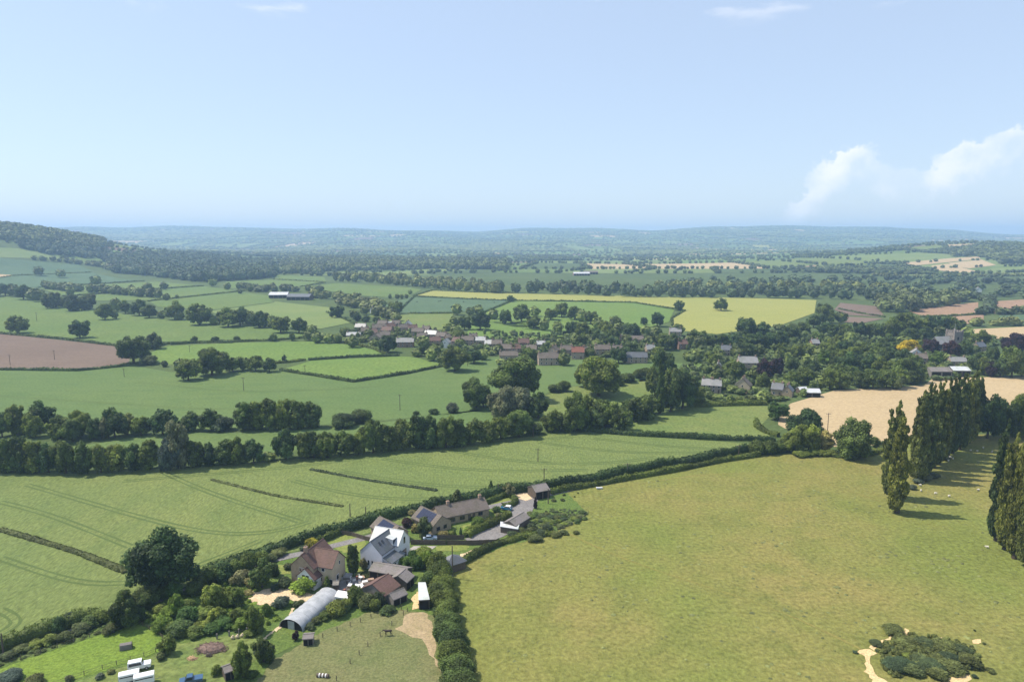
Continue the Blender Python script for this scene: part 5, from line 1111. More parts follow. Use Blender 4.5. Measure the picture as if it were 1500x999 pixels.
quad_roof('cold_frame', 'short pale glazed frame next to the longer cold frames', [(519, 840), (527, 841), (528, 845), (520, 845)], .9, 'greytimber', 'pale_slate', .25, 'cold frame')
# polytunnel
def polytunnel():
    a, b = P(426, 922), P(483, 874); d = (b - a); L = d.length; rz = math.atan2(d.y, d.x); o = thing('polytunnel', 'long rounded polytunnel of cloudy plastic with a dark open end', 'polytunnel', a, rz=rz)
    w, h = 3.25, 2.55; n = 18; m_ = 16
    mt, nt, N, Lk, B = newmat('cloudy_polythene'); g = N.new('ShaderNodeNewGeometry'); f = noise_node(N, Lk, g.outputs['Position'], .5, 5, .65)
    Lk.new(ramp_node(N, Lk, f, [(.3, (.24, .255, .27, 1)), (.7, (.44, .45, .47, 1))]), B.inputs['Base Color']); B.inputs['Roughness'].default_value = .5; B.inputs['Specular IOR Level'].default_value = .4
    V = []; Fc = []
    for i in range(n + 1):
        for j in range(m_ + 1):
            t = math.pi * j / m_; sag = 1 - .02 * (i % 2); V.append((L * i / n, math.cos(t) * w * sag, math.sin(t) ** .85 * h * sag))
    for i in range(n):
        for j in range(m_): q = i * (m_ + 1) + j; Fc.append((q, q + 1, q + m_ + 2, q + m_ + 1))
    b_ = MB().poly(V, Fc); b_.build('plastic_skin', mt, o, smooth=True)
    hoop = MB()
    for j in range(m_):
        t0, t1 = math.pi * j / m_, math.pi * (j + 1) / m_; hoop.tube((0, math.cos(t0) * w * 1.005, math.sin(t0) ** .85 * h * 1.005), (0, math.cos(t1) * w * 1.005, math.sin(t1) ** .85 * h * 1.005), (.035), .035, 5, False)
    hm = hoop.mesh('hoop', mt)
    for i in range(0, n + 1, 2): q = link('hoop', hm, o); q.location = (L * i / n, 0, 0)
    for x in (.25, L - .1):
        e = MB().poly([(x, 0, 0)] + [(x, math.cos(math.pi * j / m_) * w * .97, math.sin(math.pi * j / m_) ** .85 * h * .97) for j in range(m_ + 1)], [(0, j + 1, j + 2) for j in range(m_)]); e.build('end_wall', M['dark'], o)  # near-black sheet paints the shade inside the tunnel end
    MB().box(.12, .2, -.9, .9, 0, 2.1).build('door', mt, o)
polytunnel()
def ark():
    p = P(185, 950); o = thing('hen_ark', 'little grey hen ark standing alone in the lush paddock', 'hen house', p, rz=.35)
    MB().prism([(-.75, .15), (.75, .15), (.6, 1.25), (0, 1.5), (-.6, 1.25)], -1.2, 1.2).build('body', M['felt'], o); MB().box(1.2, 1.24, -.35, .35, .3, 1.1).build('door', M['dark'], o)
    for s in (-1, 1): MB().box(-1.3, 1.3, s * .6 - .06, s * .6 + .06, 0, .16).build('runner', M['timber'], o)
ark()

# village houses: centre px, base row, width px, ridge angle, roof, wall, label, [eave, ridge, depth]
def vhouse(px, base, wpx, ang, roof, wall, label, ez=4.6, rzh=7.6, W=6.6, chim=True, name='village_house', cat='house', wins=True):
    p = P(px, base); L = wpx * depth(p) / F
    if abs(ang) > 45: L, W = max(6.5, W), max(5.5, L)
    c = Vector((p.x, p.y + (W if abs(ang) <= 45 else L) / 2)); a, b = axis_pts(c, ang, L); z = H1(c.x, c.y); o = thing(name, label, cat, (c.x, c.y, z))
    wl = []
    if wins:
        n = max(2, int(L / 3.2)); xs = [-L / 2 + L * (k + .5) / n for k in range(n)]
        for k, u in enumerate(xs):
            if ez > 4: wl.append(('F', u, ez - .95, 1.1, 1.2)); wl.append(('B', u, ez - .95, 1.1, 1.2))
            wl.append(('F', u, 1.1, .95, 2.1, 1) if k == n // 2 else ('F', u, 1.5, 1.2, 1.3))
        wl += [('L', 0, ez - .3, .9, 1.2), ('R', 0, ez - .3, .9, 1.2)]
    wing(o, a, b, rzh, W, ez, wall, roof, wl, chim=[(-L / 2 + .8, 1.2), (L / 2 - .8, 1.1)][:(2 if chim is True else int(chim))] if chim else [], z0=z)
    return o
VH = [  # bright white roofs are sun glare painted as light grey
 (560, 481, 14, -12, 'tile2', 'pink', 'tiled stone cottage between the old row and the lane'), (571, 485, 13, 30, 'tile', 'stone', 'dark roofed cottage set askew in the old row'), (580, 481, 12, -5, 'tile2', 'brick', 'narrow brick cottage at the top of the old row'), (563, 498, 15, 8, 'tile2', 'stone', 'stone cottage half hidden by the dark garden tree'), (604, 488, 13, 15, 'tile', 'pink', 'little pink cottage below the white gabled one'), (618, 501, 15, 4, 'tile2', 'pink', 'pink stone cottage beside the big pale slate roof'), (624, 490, 12, -20, 'tile2', 'brick', 'brick cottage crowded behind the mid-village roofs'), (660, 502, 14, 12, 'tile2', 'stone', 'stone cottage beside the white painted gable'), (669, 508, 12, -30, 'tile', 'pink', 'askew pink cottage behind the broad village oak'), (693, 502, 12, 8, 'tile2', 'brick', 'brick cottage behind the two joined white roofs'), (728, 512, 15, -5, 'tile2', 'stone', 'stone cottage on the village street by the joined houses'), (755, 519, 15, 6, 'tile', 'pink', 'dark tiled cottage above the long low house'), (779, 520, 15, -10, 'tile2', 'brick', 'brick cottage between the street trees'), (812, 522, 13, 60, 'tile2', 'pink', 'pink gable end behind the big porch house'), (861, 523, 12, 5, 'tile2', 'stone', 'low stone cottage right of the red tiled house'), (905, 521, 14, -6, 'tile2', 'pink', 'tiled pink cottage left of the long house'), (953, 520, 13, 10, 'pale_slate', 'stone', 'pale roofed cottage beyond the long pink house'), (534, 492, 11, 6, 'tile2', 'pink', 'small tiled cottage at the village entrance'),
 (517, 496, 20, 4, 'tin2', 'stone', 'low cottage with bright white roof at the village entrance', 3.0, 5.4), (528, 486, 16, -8, 'pale_slate', 'stone', 'small grey roofed cottage beyond the white-roofed one'),
 (574, 478, 12, 5, 'tin2', 'white', 'tiny white roofed outbuilding on the village edge', 2.8, 4.6), (555, 487, 20, 12, 'tile2', 'pink', 'brown tiled cottage at the back of the old row'), (567, 491, 16, -20, 'tile', 'brick', 'brick cottage with dark tiles in the old row'), (551, 502, 18, 70, 'tile2', 'pink', 'gable-fronted old stone cottage with weathered tiles'), (545, 494, 14, 10, 'tile', 'stone', 'small stone cottage squeezed behind the gabled one'),
 (593, 509, 25, 2, 'pale_slate', 'brick', 'large brown house with glaring pale slate roof'), (590, 487, 15, 20, 'tile2', 'pink', 'pinkish cottage just behind the large pale-roofed house'), (597, 482, 10, 80, 'pale_slate', 'white', 'white gabled cottage near the top of the village'), (612, 493, 18, -10, 'tile2', 'stone', 'weathered stone cottage with a long tiled roof'), (631, 497, 18, -14, 'tin2', 'stone', 'stone house under a bright white roof in mid village'), (647, 500, 15, -25, 'tile2', 'pink', 'tiled pink stone house below the white-roofed one'),
 (637, 507, 16, 5, 'tile', 'stone', 'brown roofed stone house in the village centre'), (653, 510, 12, 78, 'pale_slate', 'white', 'white painted gable by the big village oak'), (685, 506, 18, -6, 'tile2', 'pink', 'pink stone house standing apart with brown tiles'), (704, 508, 14, -4, 'tin2', 'stone', 'taller of two joined houses with white roofs', 5.4, 8.2), (717, 511, 13, -8, 'tin2', 'brick', 'lower of two joined houses with white roofs', 4.2, 7.0),
 (745, 527, 27, 2, 'tile2', 'pink', 'long low house with weathered brown roof facing the field', 3.2, 6.0), (740, 519, 19, -6, 'tile2', 'brick', 'brick house behind the long low one'), (767, 510, 16, 4, 'tile', 'brick', 'dark roofed brick house behind the street trees'), (793, 510, 13, 0, 'tin2', 'stone', 'small house with gleaming white roof', 3.2, 5.6), (803, 535, 30, 8, 'tile2', 'pink', 'big pinkish stone house with a white porch', 5.2, 8.6, 7.6),
 (830, 521, 18, 4, 'tile2', 'pink', 'pink stone cottage adjoining the red roof'), (847, 526, 18, -4, 'redtile', 'pink', 'tall house with a bright red tiled roof', 5.4, 8.8, 7.0), (883, 520, 23, 3, 'tile2', 'stone', 'stone house with a pale brown roof beside the red one'), (926, 503, 34, -4, 'tile2', 'pink', 'long brown farm building above the village copse', 3.4, 6.2), (932, 532, 33, -3, 'slate', 'pink', 'long pink house with dark roof and four chimneys', 4.4, 7.6, 7.2),
 (990, 493, 17, -6, 'pale_slate', 'stone', 'grey roofed house below the barley field'), (1019, 509, 24, 4, 'pale_slate', 'greytimber', 'long low shed with pale grey roof among trees', 3.0, 4.8), (1000, 512, 14, 10, 'tile', 'brick', 'brick cottage tucked beside the pale shed'), (1065, 521, 14, -15, 'slate', 'pink', 'slate roofed cottage half hidden by tall trees'), (1097, 544, 27, -3, 'pale_slate', 'pink', 'large manor-like house with pale lilac roof and chimneys', 6.0, 9.6, 8.4), (1054, 548, 10, 75, 'pale_slate', 'stone', 'small pale gable left of the large lilac-roofed house'),
 (1091, 576, 22, 62, 'tile2', 'cream', 'cream house with steep brown hipped gable', 4.6, 8.6), (1038, 575, 15, -20, 'pale_slate', 'pink', 'slate roofed cottage at the foot of the gardens'), (1051, 576, 14, -14, 'pale_slate', 'pink', 'second slate cottage joined to the one at the garden foot'), (1142, 580, 16, -30, 'slate', 'stone', 'dark roofed cottage with bright rooflights', 4.0, 7.0), (1157, 582, 14, 60, 'slate', 'stone', 'dark pointed gable beside the rooflight cottage', 3.6, 6.6), (1195, 511, 11, 5, 'pale_slate', 'brick', 'brick house alone in the thick wood'),
 (1345, 528, 16, 70, 'pale_slate', 'white', 'white gabled house under the yellow tree', 5.0, 8.4), (1352, 534, 15, -15, 'tile2', 'pink', 'pink cottage in front of the white gabled house'), (1405, 538, 23, -2, 'pale_slate', 'stone', 'long grey roofed house below the church', 4.2, 6.8), (1437, 516, 20, 30, 'slate', 'stone', 'slate roofed house beyond the churchyard trees'),
 (1416, 428, 9, 10, 'pale_slate', 'white', 'tiny white farmhouse on the far valley side'), (1434, 428, 9, 70, 'pale_slate', 'white', 'tiny white gabled cottage on the far valley side'), (547, 459, 8, 60, 'pale_slate', 'white', 'white gabled cottage alone by the farm track')]
for v in VH: vhouse(*v)
def fbarn(px, base, wpx, ang, roof, wall, label, ez, rzh, W, open_=True):
    o = vhouse(px, base, wpx, ang, roof, wall, label, ez, rzh, W, chim=False, name='barn', cat='barn', wins=False)
    p = P(px, base); L = wpx * depth(p) / F; n = max(2, int(L / 6)); c = o.location
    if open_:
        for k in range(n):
            u = -L / 2 + L * (k + .5) / n; part(MB().box(u - L / n * .42, u + L / n * .42, -W / 2 - .06, -W / 2 + .03, .1, ez - .6), 'bay_opening', M['dark'], o, Vector(c), math.radians(ang))  # barn bays: interior shade painted as dark panels on the wall
fbarn(407, 437, 27, 3, 'tin', 'timber', 'farm barn with gleaming white roof', 5, 8.5, 16); fbarn(437, 440, 34, -3, 'slate', 'timber', 'long dark roofed farm barn', 5, 8.5, 18); fbarn(461, 437, 16, -2, 'slate', 'timber', 'shorter dark barn at the end of the farm range', 4.5, 7.5, 14)
fbarn(1379, 553, 30, 0, 'felt', 'greytimber', 'grey field barn on the edge of the stubble', 4.0, 6.0, 9); fbarn(1409, 552, 25, -2, 'tin', 'timber', 'open field barn with pale blue roof by the stubble', 4.2, 6.0, 9)
fbarn(1190, 582, 24, -4, 'tin', 'timber', 'black shed with white roof in the last village garden', 2.8, 4.4, 6); fbarn(1177, 578, 12, 6, 'tin', 'timber', 'small pale shed behind the black one', 2.6, 4.0, 5)
fbarn(852, 404, 24, 2, 'tin', 'brick', 'distant pale roofed barn on the valley floor', 5, 8, 18); fbarn(866, 402, 20, 0, 'tile2', 'brick', 'distant brown barn behind the pale roofed one', 5, 8, 18)
def church():
    p = P(1396, 512); s = 1.0; o = thing('church', 'grey stone church with square battlemented tower and flagpole', 'church', p, rz=.25)
    w = 3.9; zt = ztop(p, 484)
    tw = MB().box(-w, w, -w, w, -.5, zt - 1).build('tower', M['stonegrey'], o)
    MB().box(-w - .25, w + .25, -w - .25, w + .25, zt - 4.2, zt - 3.8).build('string_course', M['stonegrey'], tw)
    for i in range(4):
        for q in range(2):
            for sx in (-1, 1):
                t = (-w + w * .25 + i * w * .5)
                b = MB().box(t - w * .16, t + w * .16, sx * w - .3, sx * w + .3, zt - 1, zt) if q == 0 else MB().box(sx * w - .3, sx * w + .3, t - w * .16, t + w * .16, zt - 1, zt)
                b.build('merlon', M['stonegrey'], tw)
    for sx in (-1, 1):
        for sy in (-1, 1): MB().box(sx * w - .5, sx * w + .5, sy * w - .5, sy * w + .5, -.5, zt + .8).build('buttress', M['stonegrey'], tw)
    for sx, sy in ((0, -1), (-1, 0)):
        b = MB().box(-.8, .8, -w - .08, -w + .05, zt - 7.5, zt - 5) if sy else MB().box(-w - .08, -w + .05, -.8, .8, zt - 7.5, zt - 5); b.build('belfry_window', M['dark'], tw)
    MB().tube((0, 0, zt - 1), (0, 0, zt + 6), .12, .06, 6).build('flagpole', M['white'], o)
    MB().prism([(-4.5, -.5), (4.5, -.5), (4.5, 6), (0, 11), (-4.5, 6)], -19, -w).build('nave', M['stonegrey'], o)
    MB().prism([(-5, 5.45), (0, 11), (5, 5.45), (5, 5.75), (0, 11.35), (-5, 5.75)], -19.4, -w - .02).build('roof', M['pale_slate'], o)
    for k in range(4): MB().prism([(-4.62, 2), (-4.45, 2), (-4.45, 5), (-4.62, 5)], -17.5 + k * 3.6, -16.1 + k * 3.6).build('window', M['glass'], o)
M['stonegrey'] = simple('grey_church_stone', (.24, .21, .185, 1), .9, .2, .8, .2)
church()
# ---------------------------------------------------------------- hamlet planting
C1 = (0, 760, 4.167)
trees([(985, 445, 75, 410)], 'huge dark oak rising from the hedge between wheat and orchard', None, 'oak', 'dark', off=C1)
BH = dict(cat='bush', name='bush')
HB = 'orchard edge bushes'
trees([(770, 650, 440, 190, 'oak', 'dark')], 'dense dark hawthorn beside the lush paddock', None, off=C1)
trees([(620, 650, 560, 110), (900, 570, 420, 170), (1010, 500, 400, 130), (365, 705, 600, 85), (560, 670, 590, 110), (700, 690, 620, 100), (840, 640, 540, 120)], 'dark hedge shrub along the edge of the lush paddock', HB, 'bush', 'dark', off=C1, **BH)
trees([(440, 670, 575, 110, 'bush', 'scrub'), (500, 710, 640, 120, 'bush', 'scrub'), (310, 775, 710, 95, 'bush', 'light'), (220, 800, 740, 90, 'bush', 'light'), (130, 830, 775, 100, 'bush', 'scrub'), (680, 710, 645, 90, 'bush', 'scrub'), (50, 870, 810, 100, 'bush', 'scrub'), (400, 760, 690, 90, 'bush', 'scrub')], 'pale weedy shrub on the paddock hedge bank', 'weedy hedge shrubs', off=C1, **BH)
C3 = (230, 800, 7.135)
trees([(200, 590, 380, 190, 'bush', 'bright'), (60, 570, 420, 170, 'bush', 'mid'), (150, 770, 630, 230, 'bush', 'bright'), (330, 850, 620, 250, 'bush', 'bright'), (500, 810, 640, 210, 'bush', 'light'), (700, 890, 740, 210, 'bush', 'bright'), (850, 810, 640, 170, 'bush', 'mid'), (900, 890, 740, 200, 'bush', 'bright'), (1160, 750, 600, 120, 'bush', 'bright'), (250, 960, 780, 260, 'bush', 'light'), (400, 970, 840, 200, 'bush', 'mid'), (560, 950, 820, 200, 'bush', 'bright'), (60, 910, 740, 200, 'bush', 'bright'), (40, 720, 600, 180, 'bush', 'light'), (330, 700, 560, 170, 'bush', 'mid'), (640, 780, 640, 170, 'bush', 'mid'), (480, 920, 780, 180, 'bush', 'light'), (150, 920, 800, 170, 'bush', 'mid'), (980, 960, 880, 150, 'bush', 'mid')],
      'bright green overgrown shrub in the orchard', 'orchard shrubs', off=C3, **BH)
trees([(380, 530, 370, 210), (560, 430, 220, 260), (700, 390, 170, 210), (820, 340, 150, 180), (960, 290, 80, 190), (1100, 245, 60, 170), (480, 460, 300, 200)], 'dark shrub in the tall hedge behind the orchard', HB, 'bush', 'mid', off=C3, **BH)
trees([(580, 650, 400, 230, 'loose', 'light'), (750, 610, 430, 200, 'loose', 'mid'), (840, 650, 430, 190, 'loose', 'mid'), (1020, 910, 620, 210, 'loose', 'mid'), (600, 800, 640, 170, 'loose', 'light'), (200, 720, 500, 170, 'loose', 'bright')], 'young fruit tree in the overgrown orchard', 'orchard trees', off=C3)
trees([(1100, 430, 150, 270, 'oak', 'mid')], 'rounded garden tree shading the parked dark roof by the drive', None, off=C3)
trees([(880, 430, 240, 200, 'bush', 'flower'), (980, 450, 330, 130, 'bush', 'flower'), (960, 525, 455, 110, 'bush', 'flower')], 'cream flowering shrub beside the gravel drive', 'flowering shrubs', off=C3, **BH)
trees([(1300, 665, 520, 180, 'bush', 'silver'), (1330, 465, 330, 160, 'bush', 'scrub'), (1240, 475, 400, 120, 'bush', 'scrub'), (1220, 330, 160, 130, 'bush', 'dark'), (40, 420, 330, 140, 'bush', 'scrub')], 'grey-green shrub bed on the gravel drive', 'drive shrubs', off=C3, **BH)
C4 = (360, 840, 9.375)
trees([(820, 300, 70, 350, 'bush', 'bright')], 'large bright green shrub in front of the white gable', None, off=C4, **BH); trees([(1120, 200, 30, 125, 'conifer', 'dark')], 'dark clipped conifer at the farmhouse corner', None, off=C4)
trees([(1230, 640, 390, 310, 'bush', 'light'), (1080, 660, 520, 170, 'bush', 'mid'), (980, 720, 600, 150, 'bush', 'scrub'), (890, 790, 680, 150, 'bush', 'scrub'), (1350, 560, 400, 220, 'bush', 'mid'), (700, 480, 380, 120, 'bush', 'scrub'), (760, 430, 360, 90, 'bush', 'scrub')], 'rough shrub growing along the polytunnel', 'shrubs by the polytunnel', off=C4, **BH)
trees([(690, 910, 790, 110, 'loose', 'copper')], 'little purple leaved tree outside the polytunnel', None, off=C4)
C5 = (470, 820, 11.1)
trees([(560, 770, 420, 260, 'bush', 'mid'), (760, 830, 560, 310, 'bush', 'scrub'), (960, 770, 490, 260, 'bush', 'scrub'), (1100, 870, 760, 270, 'bush', 'light'), (420, 840, 640, 230, 'bush', 'light'), (650, 760, 520, 200, 'bush', 'mid'), (880, 860, 650, 230, 'bush', 'mid')], 'unkempt shrub hiding the foot of the brown barn', 'shrubs by the barn', off=C5, **BH)
trees([(280, 330, 190, 200, 'bush', 'flower'), (690, 170, -20, 140, 'bush', 'flower'), (730, 300, 190, 180, 'bush', 'scrub'), (560, 330, 230, 130, 'bush', 'light')], 'pale flowering shrub in the farmhouse garden', 'farmhouse garden shrubs', off=C5, **BH)
tree(517, 840, 795, 20, 'tall', 'dark', 'tall dark cypress between the farmhouse and the white house'); tree(457, 805, 787, 20, 'bush', 'lime', 'yellow-green shrub at the back of the farmhouse', **BH)
trees([(408, 815, 804, 26), (424, 836, 824, 16), (395, 826, 812, 20), (445, 806, 800, 14)], 'low grey shrub beside the lane', 'lane side shrubs', 'bush', 'scrub', **BH)
C6 = (520, 810, 12.48)
trees([(600, 270, 30, 230), (800, 270, 60, 270), (950, 280, 80, 230), (700, 200, 0, 220), (1150, 340, 20, 260), (1300, 320, -10, 270), (1060, 220, -40, 220)], 'glossy green shrub screening the stables from the white house', 'stable screen shrubs', 'bush', 'bright', off=C6, **BH)
C7 = (600, 790, 4.78)
trees([(100, 180, 55, 150), (180, 270, 90, 170), (220, 330, 160, 185), (240, 400, 235, 190), (225, 450, 290, 190), (255, 520, 350, 200), (250, 600, 430, 200), (275, 680, 500, 215), (270, 760, 570, 225), (305, 840, 640, 225), (300, 930, 720, 245), (325, 1020, 800, 255), (350, 1110, 890, 265), (365, 1200, 980, 270), (150, 340, 225, 130), (165, 480, 395, 120), (200, 560, 470, 120), (215, 720, 620, 120)],
      'big leafy shrub in the thick hedge between paddock and pasture', 'thick hedge shrubs', 'bush', 'mid', off=C7, **BH)
C8 = (590, 715, 10.0)
trees([(320, 725, 430, 220, 'tall', 'scrub')], 'grey-green tree in front of the solar gable', None, off=C8); trees([(800, 240, 30, 160, 'tall', 'scrub')], 'grey-green tree behind the bungalow roof', None, off=C8)
trees([(60, 600, 440, 170, 'bush', 'red')], 'dark red shrub between the garage and the bungalow', None, off=C8, **BH)
trees([(190, 670, 520, 130, 'bush', 'flower'), (600, 700, 625, 170, 'bush', 'flower'), (720, 690, 630, 110, 'bush', 'light'), (1100, 610, 420, 210, 'bush', 'bright'), (950, 660, 560, 160, 'bush', 'bright'), (1250, 530, 420, 200, 'bush', 'scrub'), (1420, 450, 360, 140, 'bush', 'flower'), (1000, 470, 400, 90, 'bush', 'bright'), (1370, 380, 270, 140, 'bush', 'mid'), (150, 380, 320, 170, 'bush', 'flower'), (180, 560, 470, 130, 'bush', 'light')], 'garden shrub in the border round the bungalow', 'bungalow shrubs', off=C8, **BH)
trees([(760, 690, 590, 55, 'conifer', 'dark'), (850, 680, 570, 55, 'conifer', 'dark'), (640, 830, 730, 30, 'conifer', 'dark')], 'small clipped conifer by the timber fence', 'clipped conifers', off=C8, cat='bush', name='conifer')
C9 = (700, 690, 8.32)
trees([(700, 445, 315, 70, 'poplar', 'copper')], 'narrow purple columnar tree at the end of the drive', None, off=C9); trees([(160, 250, 110, 80, 'conifer', 'dark')], 'ivy covered stump like a dark cone in the hedge', None, off=C9, cat='bush', name='conifer')
trees([(380, 310, 150, 160, 'loose', 'flower')], 'thin pale garden tree beside the side lawn', None, off=C9)
sr = random.Random(4); sl = []
for _ in range(46):
    x = sr.uniform(620, 1300); lo = 620 + (1300 - x) * .12; y = sr.uniform(505, lo)
    sl.append((x, y + 30, y - sr.uniform(10, 45), sr.uniform(70, 130), 'bush', sr.choice(['scrub', 'light', 'scrub', 'mid'])))
trees(sl, 'rank clump of nettles and weeds in the fenced rough plot', 'weed clumps', off=C9, hs=.7, cat='plant', name='weed_clump')
trees([(640, 720, 640, 130), (860, 740, 650, 160), (780, 800, 720, 150), (1050, 770, 720, 120), (700, 850, 780, 180), (500, 770, 690, 180), (420, 820, 730, 160), (950, 790, 740, 140), (1200, 760, 730, 90), (920, 380, 340, 70), (1030, 370, 335, 60), (1050, 305, 270, 40), (1180, 320, 300, 25), (1220, 275, 255, 25)], 'rough tussock of long grass and dock on the pasture edge', 'pasture tussocks', 'bush', 'scrub', off=C9, cat='plant', name='tussock')
CA = (100, 900, 5.0)
trees([(720, 285, 150, 130, 'loose', 'mid'), (1280, 455, 210, 160, 'loose', 'mid'), (1430, 345, 170, 170, 'loose', 'mid')], 'small fruit tree by the animal pens', 'pen fruit trees', off=CA)
trees([(680, 345, 280, 70, 'bush', 'scrub'), (1090, 455, 370, 80, 'bush', 'dark'), (1340, 470, 420, 110, 'bush', 'mid'), (1400, 300, 230, 100, 'bush', 'scrub'), (230, 480, 430, 70, 'bush', 'silver'), (10, 500, 440, 60, 'bush', 'silver'), (320, 440, 400, 60, 'bush', 'scrub')], 'ragged bush among the animal pens', 'pen bushes', off=CA, **BH)
tree(18, 1004, 984, 40, 'bush', 'silver', 'silvery bush by the lower paddock fence', **BH); tree(50, 1008, 990, 30, 'bush', 'scrub', 'scrubby bush by the lower paddock fence', **BH)
CB = (1180, 850, 4.69)
trees([(600, 385, 285, 150), (480, 455, 400, 90), (545, 465, 420, 60), (680, 455, 380, 170), (820, 445, 385, 150), (600, 495, 450, 90), (720, 465, 430, 80), (800, 505, 445, 120), (960, 505, 395, 180), (1080, 525, 425, 150), (930, 565, 485, 150), (1120, 605, 470, 165), (640, 645, 515, 200), (580, 625, 560, 120), (720, 665, 550, 150), (850, 645, 530, 200), (1000, 645, 530, 180), (900, 685, 570, 160), (1060, 635, 585, 100), (780, 590, 500, 150), (1000, 580, 480, 160), (700, 540, 480, 110, 'bush', 'light')], 'sprawling bramble bush on the sandy mound', 'brambles on the sandy mound', 'bush', 'scrub', off=CB, hs=.6, **BH)
trees([(1270, 640, 590, 65), (340, 505, 475, 40), (490, 495, 470, 35), (1030, 668, 640, 45), (1165, 675, 640, 50), (1225, 440, 428, 25), (1160, 350, 340, 18)], 'small bramble clump outlying the sandy mound', 'outlying bramble clumps', 'bush', 'scrub', off=CB, hs=.6, **BH)
pos = scatter([(1290, 945), (1330, 930), (1400, 938), (1432, 955), (1436, 978), (1400, 990), (1300, 992), (1292, 970)], 1.0, 65)
mass('mound_brambles', 'tangled low brambles and nettles over the sandy mound', 'brambles', pos, [sr.uniform(.5, 1.5) for _ in pos], [sr.uniform(.7, 1.6) for _ in pos], 'scrub', TPL, 13)
# nettles and long grass along the pasture top and under the poplars
CC = (1150, 500, 2.937)
sl = [(x, 492 + sr.uniform(-4, 4), 468 + sr.uniform(-4, 6), sr.uniform(35, 60)) for x in range(60, 200, 22)] + [(x, 500 - (x - 210) * .12 + sr.uniform(-3, 3), 486 - (x - 210) * .14, sr.uniform(30, 50)) for x in range(220, 430, 24)]
trees(sl, 'low nettle bed on the top edge of the pasture', 'nettle beds', 'bush', 'light', off=CC, cat='plant', name='nettle_clump')
trees([(600, 600, 570, 60), (640, 590, 566, 50), (570, 615, 590, 45), (545, 640, 615, 40), (690, 510, 490, 40)], 'grey twiggy brush at the feet of the avenue poplars', 'brush under poplars', 'bush', 'silver', off=CC, cat='plant', name='brush_clump')

# ---------------------------------------------------------------- fences, poles
def fence(pts, label, h=1.1, sp=None, rails=(.45, .9), r=.05, px_posts=True, mat='timber', group='fences', board=False):
    W = [P(*p) for p in pts]; o = thing('fence', label, 'fence', W[0], group); D = []
    for a, b in zip(W, W[1:]):
        n = max(1, int((b - a).length / (sp or 2.6))); D += [a.lerp(b, k / n) for k in range(n)]
    D.append(W[-1]); D = [d - W[0] for d in D]
    pm = MB().box(-r, r, -r, r, -.2, h).mesh('post', M[mat])
    for d in D: q = link('post', pm, o); q.location = d
    for a, b in zip(D, D[1:]):
        if board:
            v = (b - a); n = Vector((-v.y, v.x, 0)).normalized() * .03
            MB().poly([a - n + Vector((0, 0, .05)), b - n + Vector((0, 0, .05)), b + n + Vector((0, 0, .05)), a + n + Vector((0, 0, .05)), a - n + Vector((0, 0, h - .1)), b - n + Vector((0, 0, h - .1)), b + n + Vector((0, 0, h - .1)), a + n + Vector((0, 0, h - .1))], [(3, 2, 1, 0), (4, 5, 6, 7), (0, 1, 5, 4), (1, 2, 6, 5), (2, 3, 7, 6), (3, 0, 4, 7)]).build('panel', M[mat], o)
        else:
            bld = MB()
            for z in rails: bld.tube(a + Vector((0, 0, z)), b + Vector((0, 0, z)), .03 if sp is None else .012, .03 if sp is None else .012, 4)
            bld.build('rail', M[mat], o)
    return o
fence([(493, 997), (513, 972), (539, 947), (557, 932), (574, 916), (591, 901), (597, 896)], 'wire and post fence beside the dark horse', 1.25, 3.2, r=.07)
fence([(473, 934), (494, 924.5), (513, 917), (528, 911.5), (543.5, 905), (575, 895), (588, 893)], 'post fence between the polytunnel and the horse paddock', 1.2, 3.4, r=.07)
fence([(-20, 986), (0, 977), (60, 957), (154, 926), (199, 911)], 'timber rail fence along the top of the lush paddock', 1.15, None)
fence([(199, 911), (230, 928), (248, 944)], 'timber rail fence down the side of the lush paddock', 1.15, None)
fence([(60, 1012), (96, 998), (150, 980), (211, 962), (228, 955)], 'rail fence behind the parked white vehicles', 1.15, None)
fence([(602, 797.5), (640, 798), (690, 798.5), (728, 797)], 'dark close-boarded fence between white house and bungalow drive', 1.7, 2.2, board=True, mat='timber')
fence([(641, 790), (660, 790.5), (680, 790)], 'dark boarded fence behind the silver car', 1.6, 2.2, board=True, mat='timber')
fence([(500, 783), (515, 785), (534, 791), (546, 794)], 'dark boarded fence closing the farmhouse lawn', 1.5, 2.2, board=True, mat='timber')
fence([(674, 828), (690, 817), (712, 806), (728, 799)], 'grey boarded fence between the gravel garden and the pasture', 1.2, 2.0, board=True, mat='greytimber')
fence([(862, 752), (856, 758), (844, 766), (826, 775), (808, 781)], 'pale post fence round the weedy plot', 1.1, 2.0, mat='greytimber')
fence([(824, 750), (845, 748), (862, 752)], 'dark post fence along the top of the weedy plot', 1.1, 2.0)
fence([(318, 936), (336, 932), (350, 929), (362, 927)], 'thick gate posts beside the brush heap', 1.4, 3.0, r=.13, mat='greytimber')
def pole(px, base, top, label, cross=True, grp='power poles'):
    p = P(px, base); h = max(4.5, min(13, ztop(p, top) - p.z)); o = thing('power_pole', label, 'power pole', p, grp)
    MB().tube((0, 0, -.4), (0, 0, h), .19, .13, 8).build('shaft', M['timber'], o)
    if cross:
        MB().box(-1.1, 1.1, -.07, .07, h - .5, h - .34).build('crossarm', M['timber'], o)
        im = MB().tube((0, 0, 0), (0, 0, .3), .07, .04, 6).mesh('insulator', M['felt'])
        for u in (-1, 0, 1): q = link('insulator', im, o); q.location = (u, 0, h - .34 if u else h)
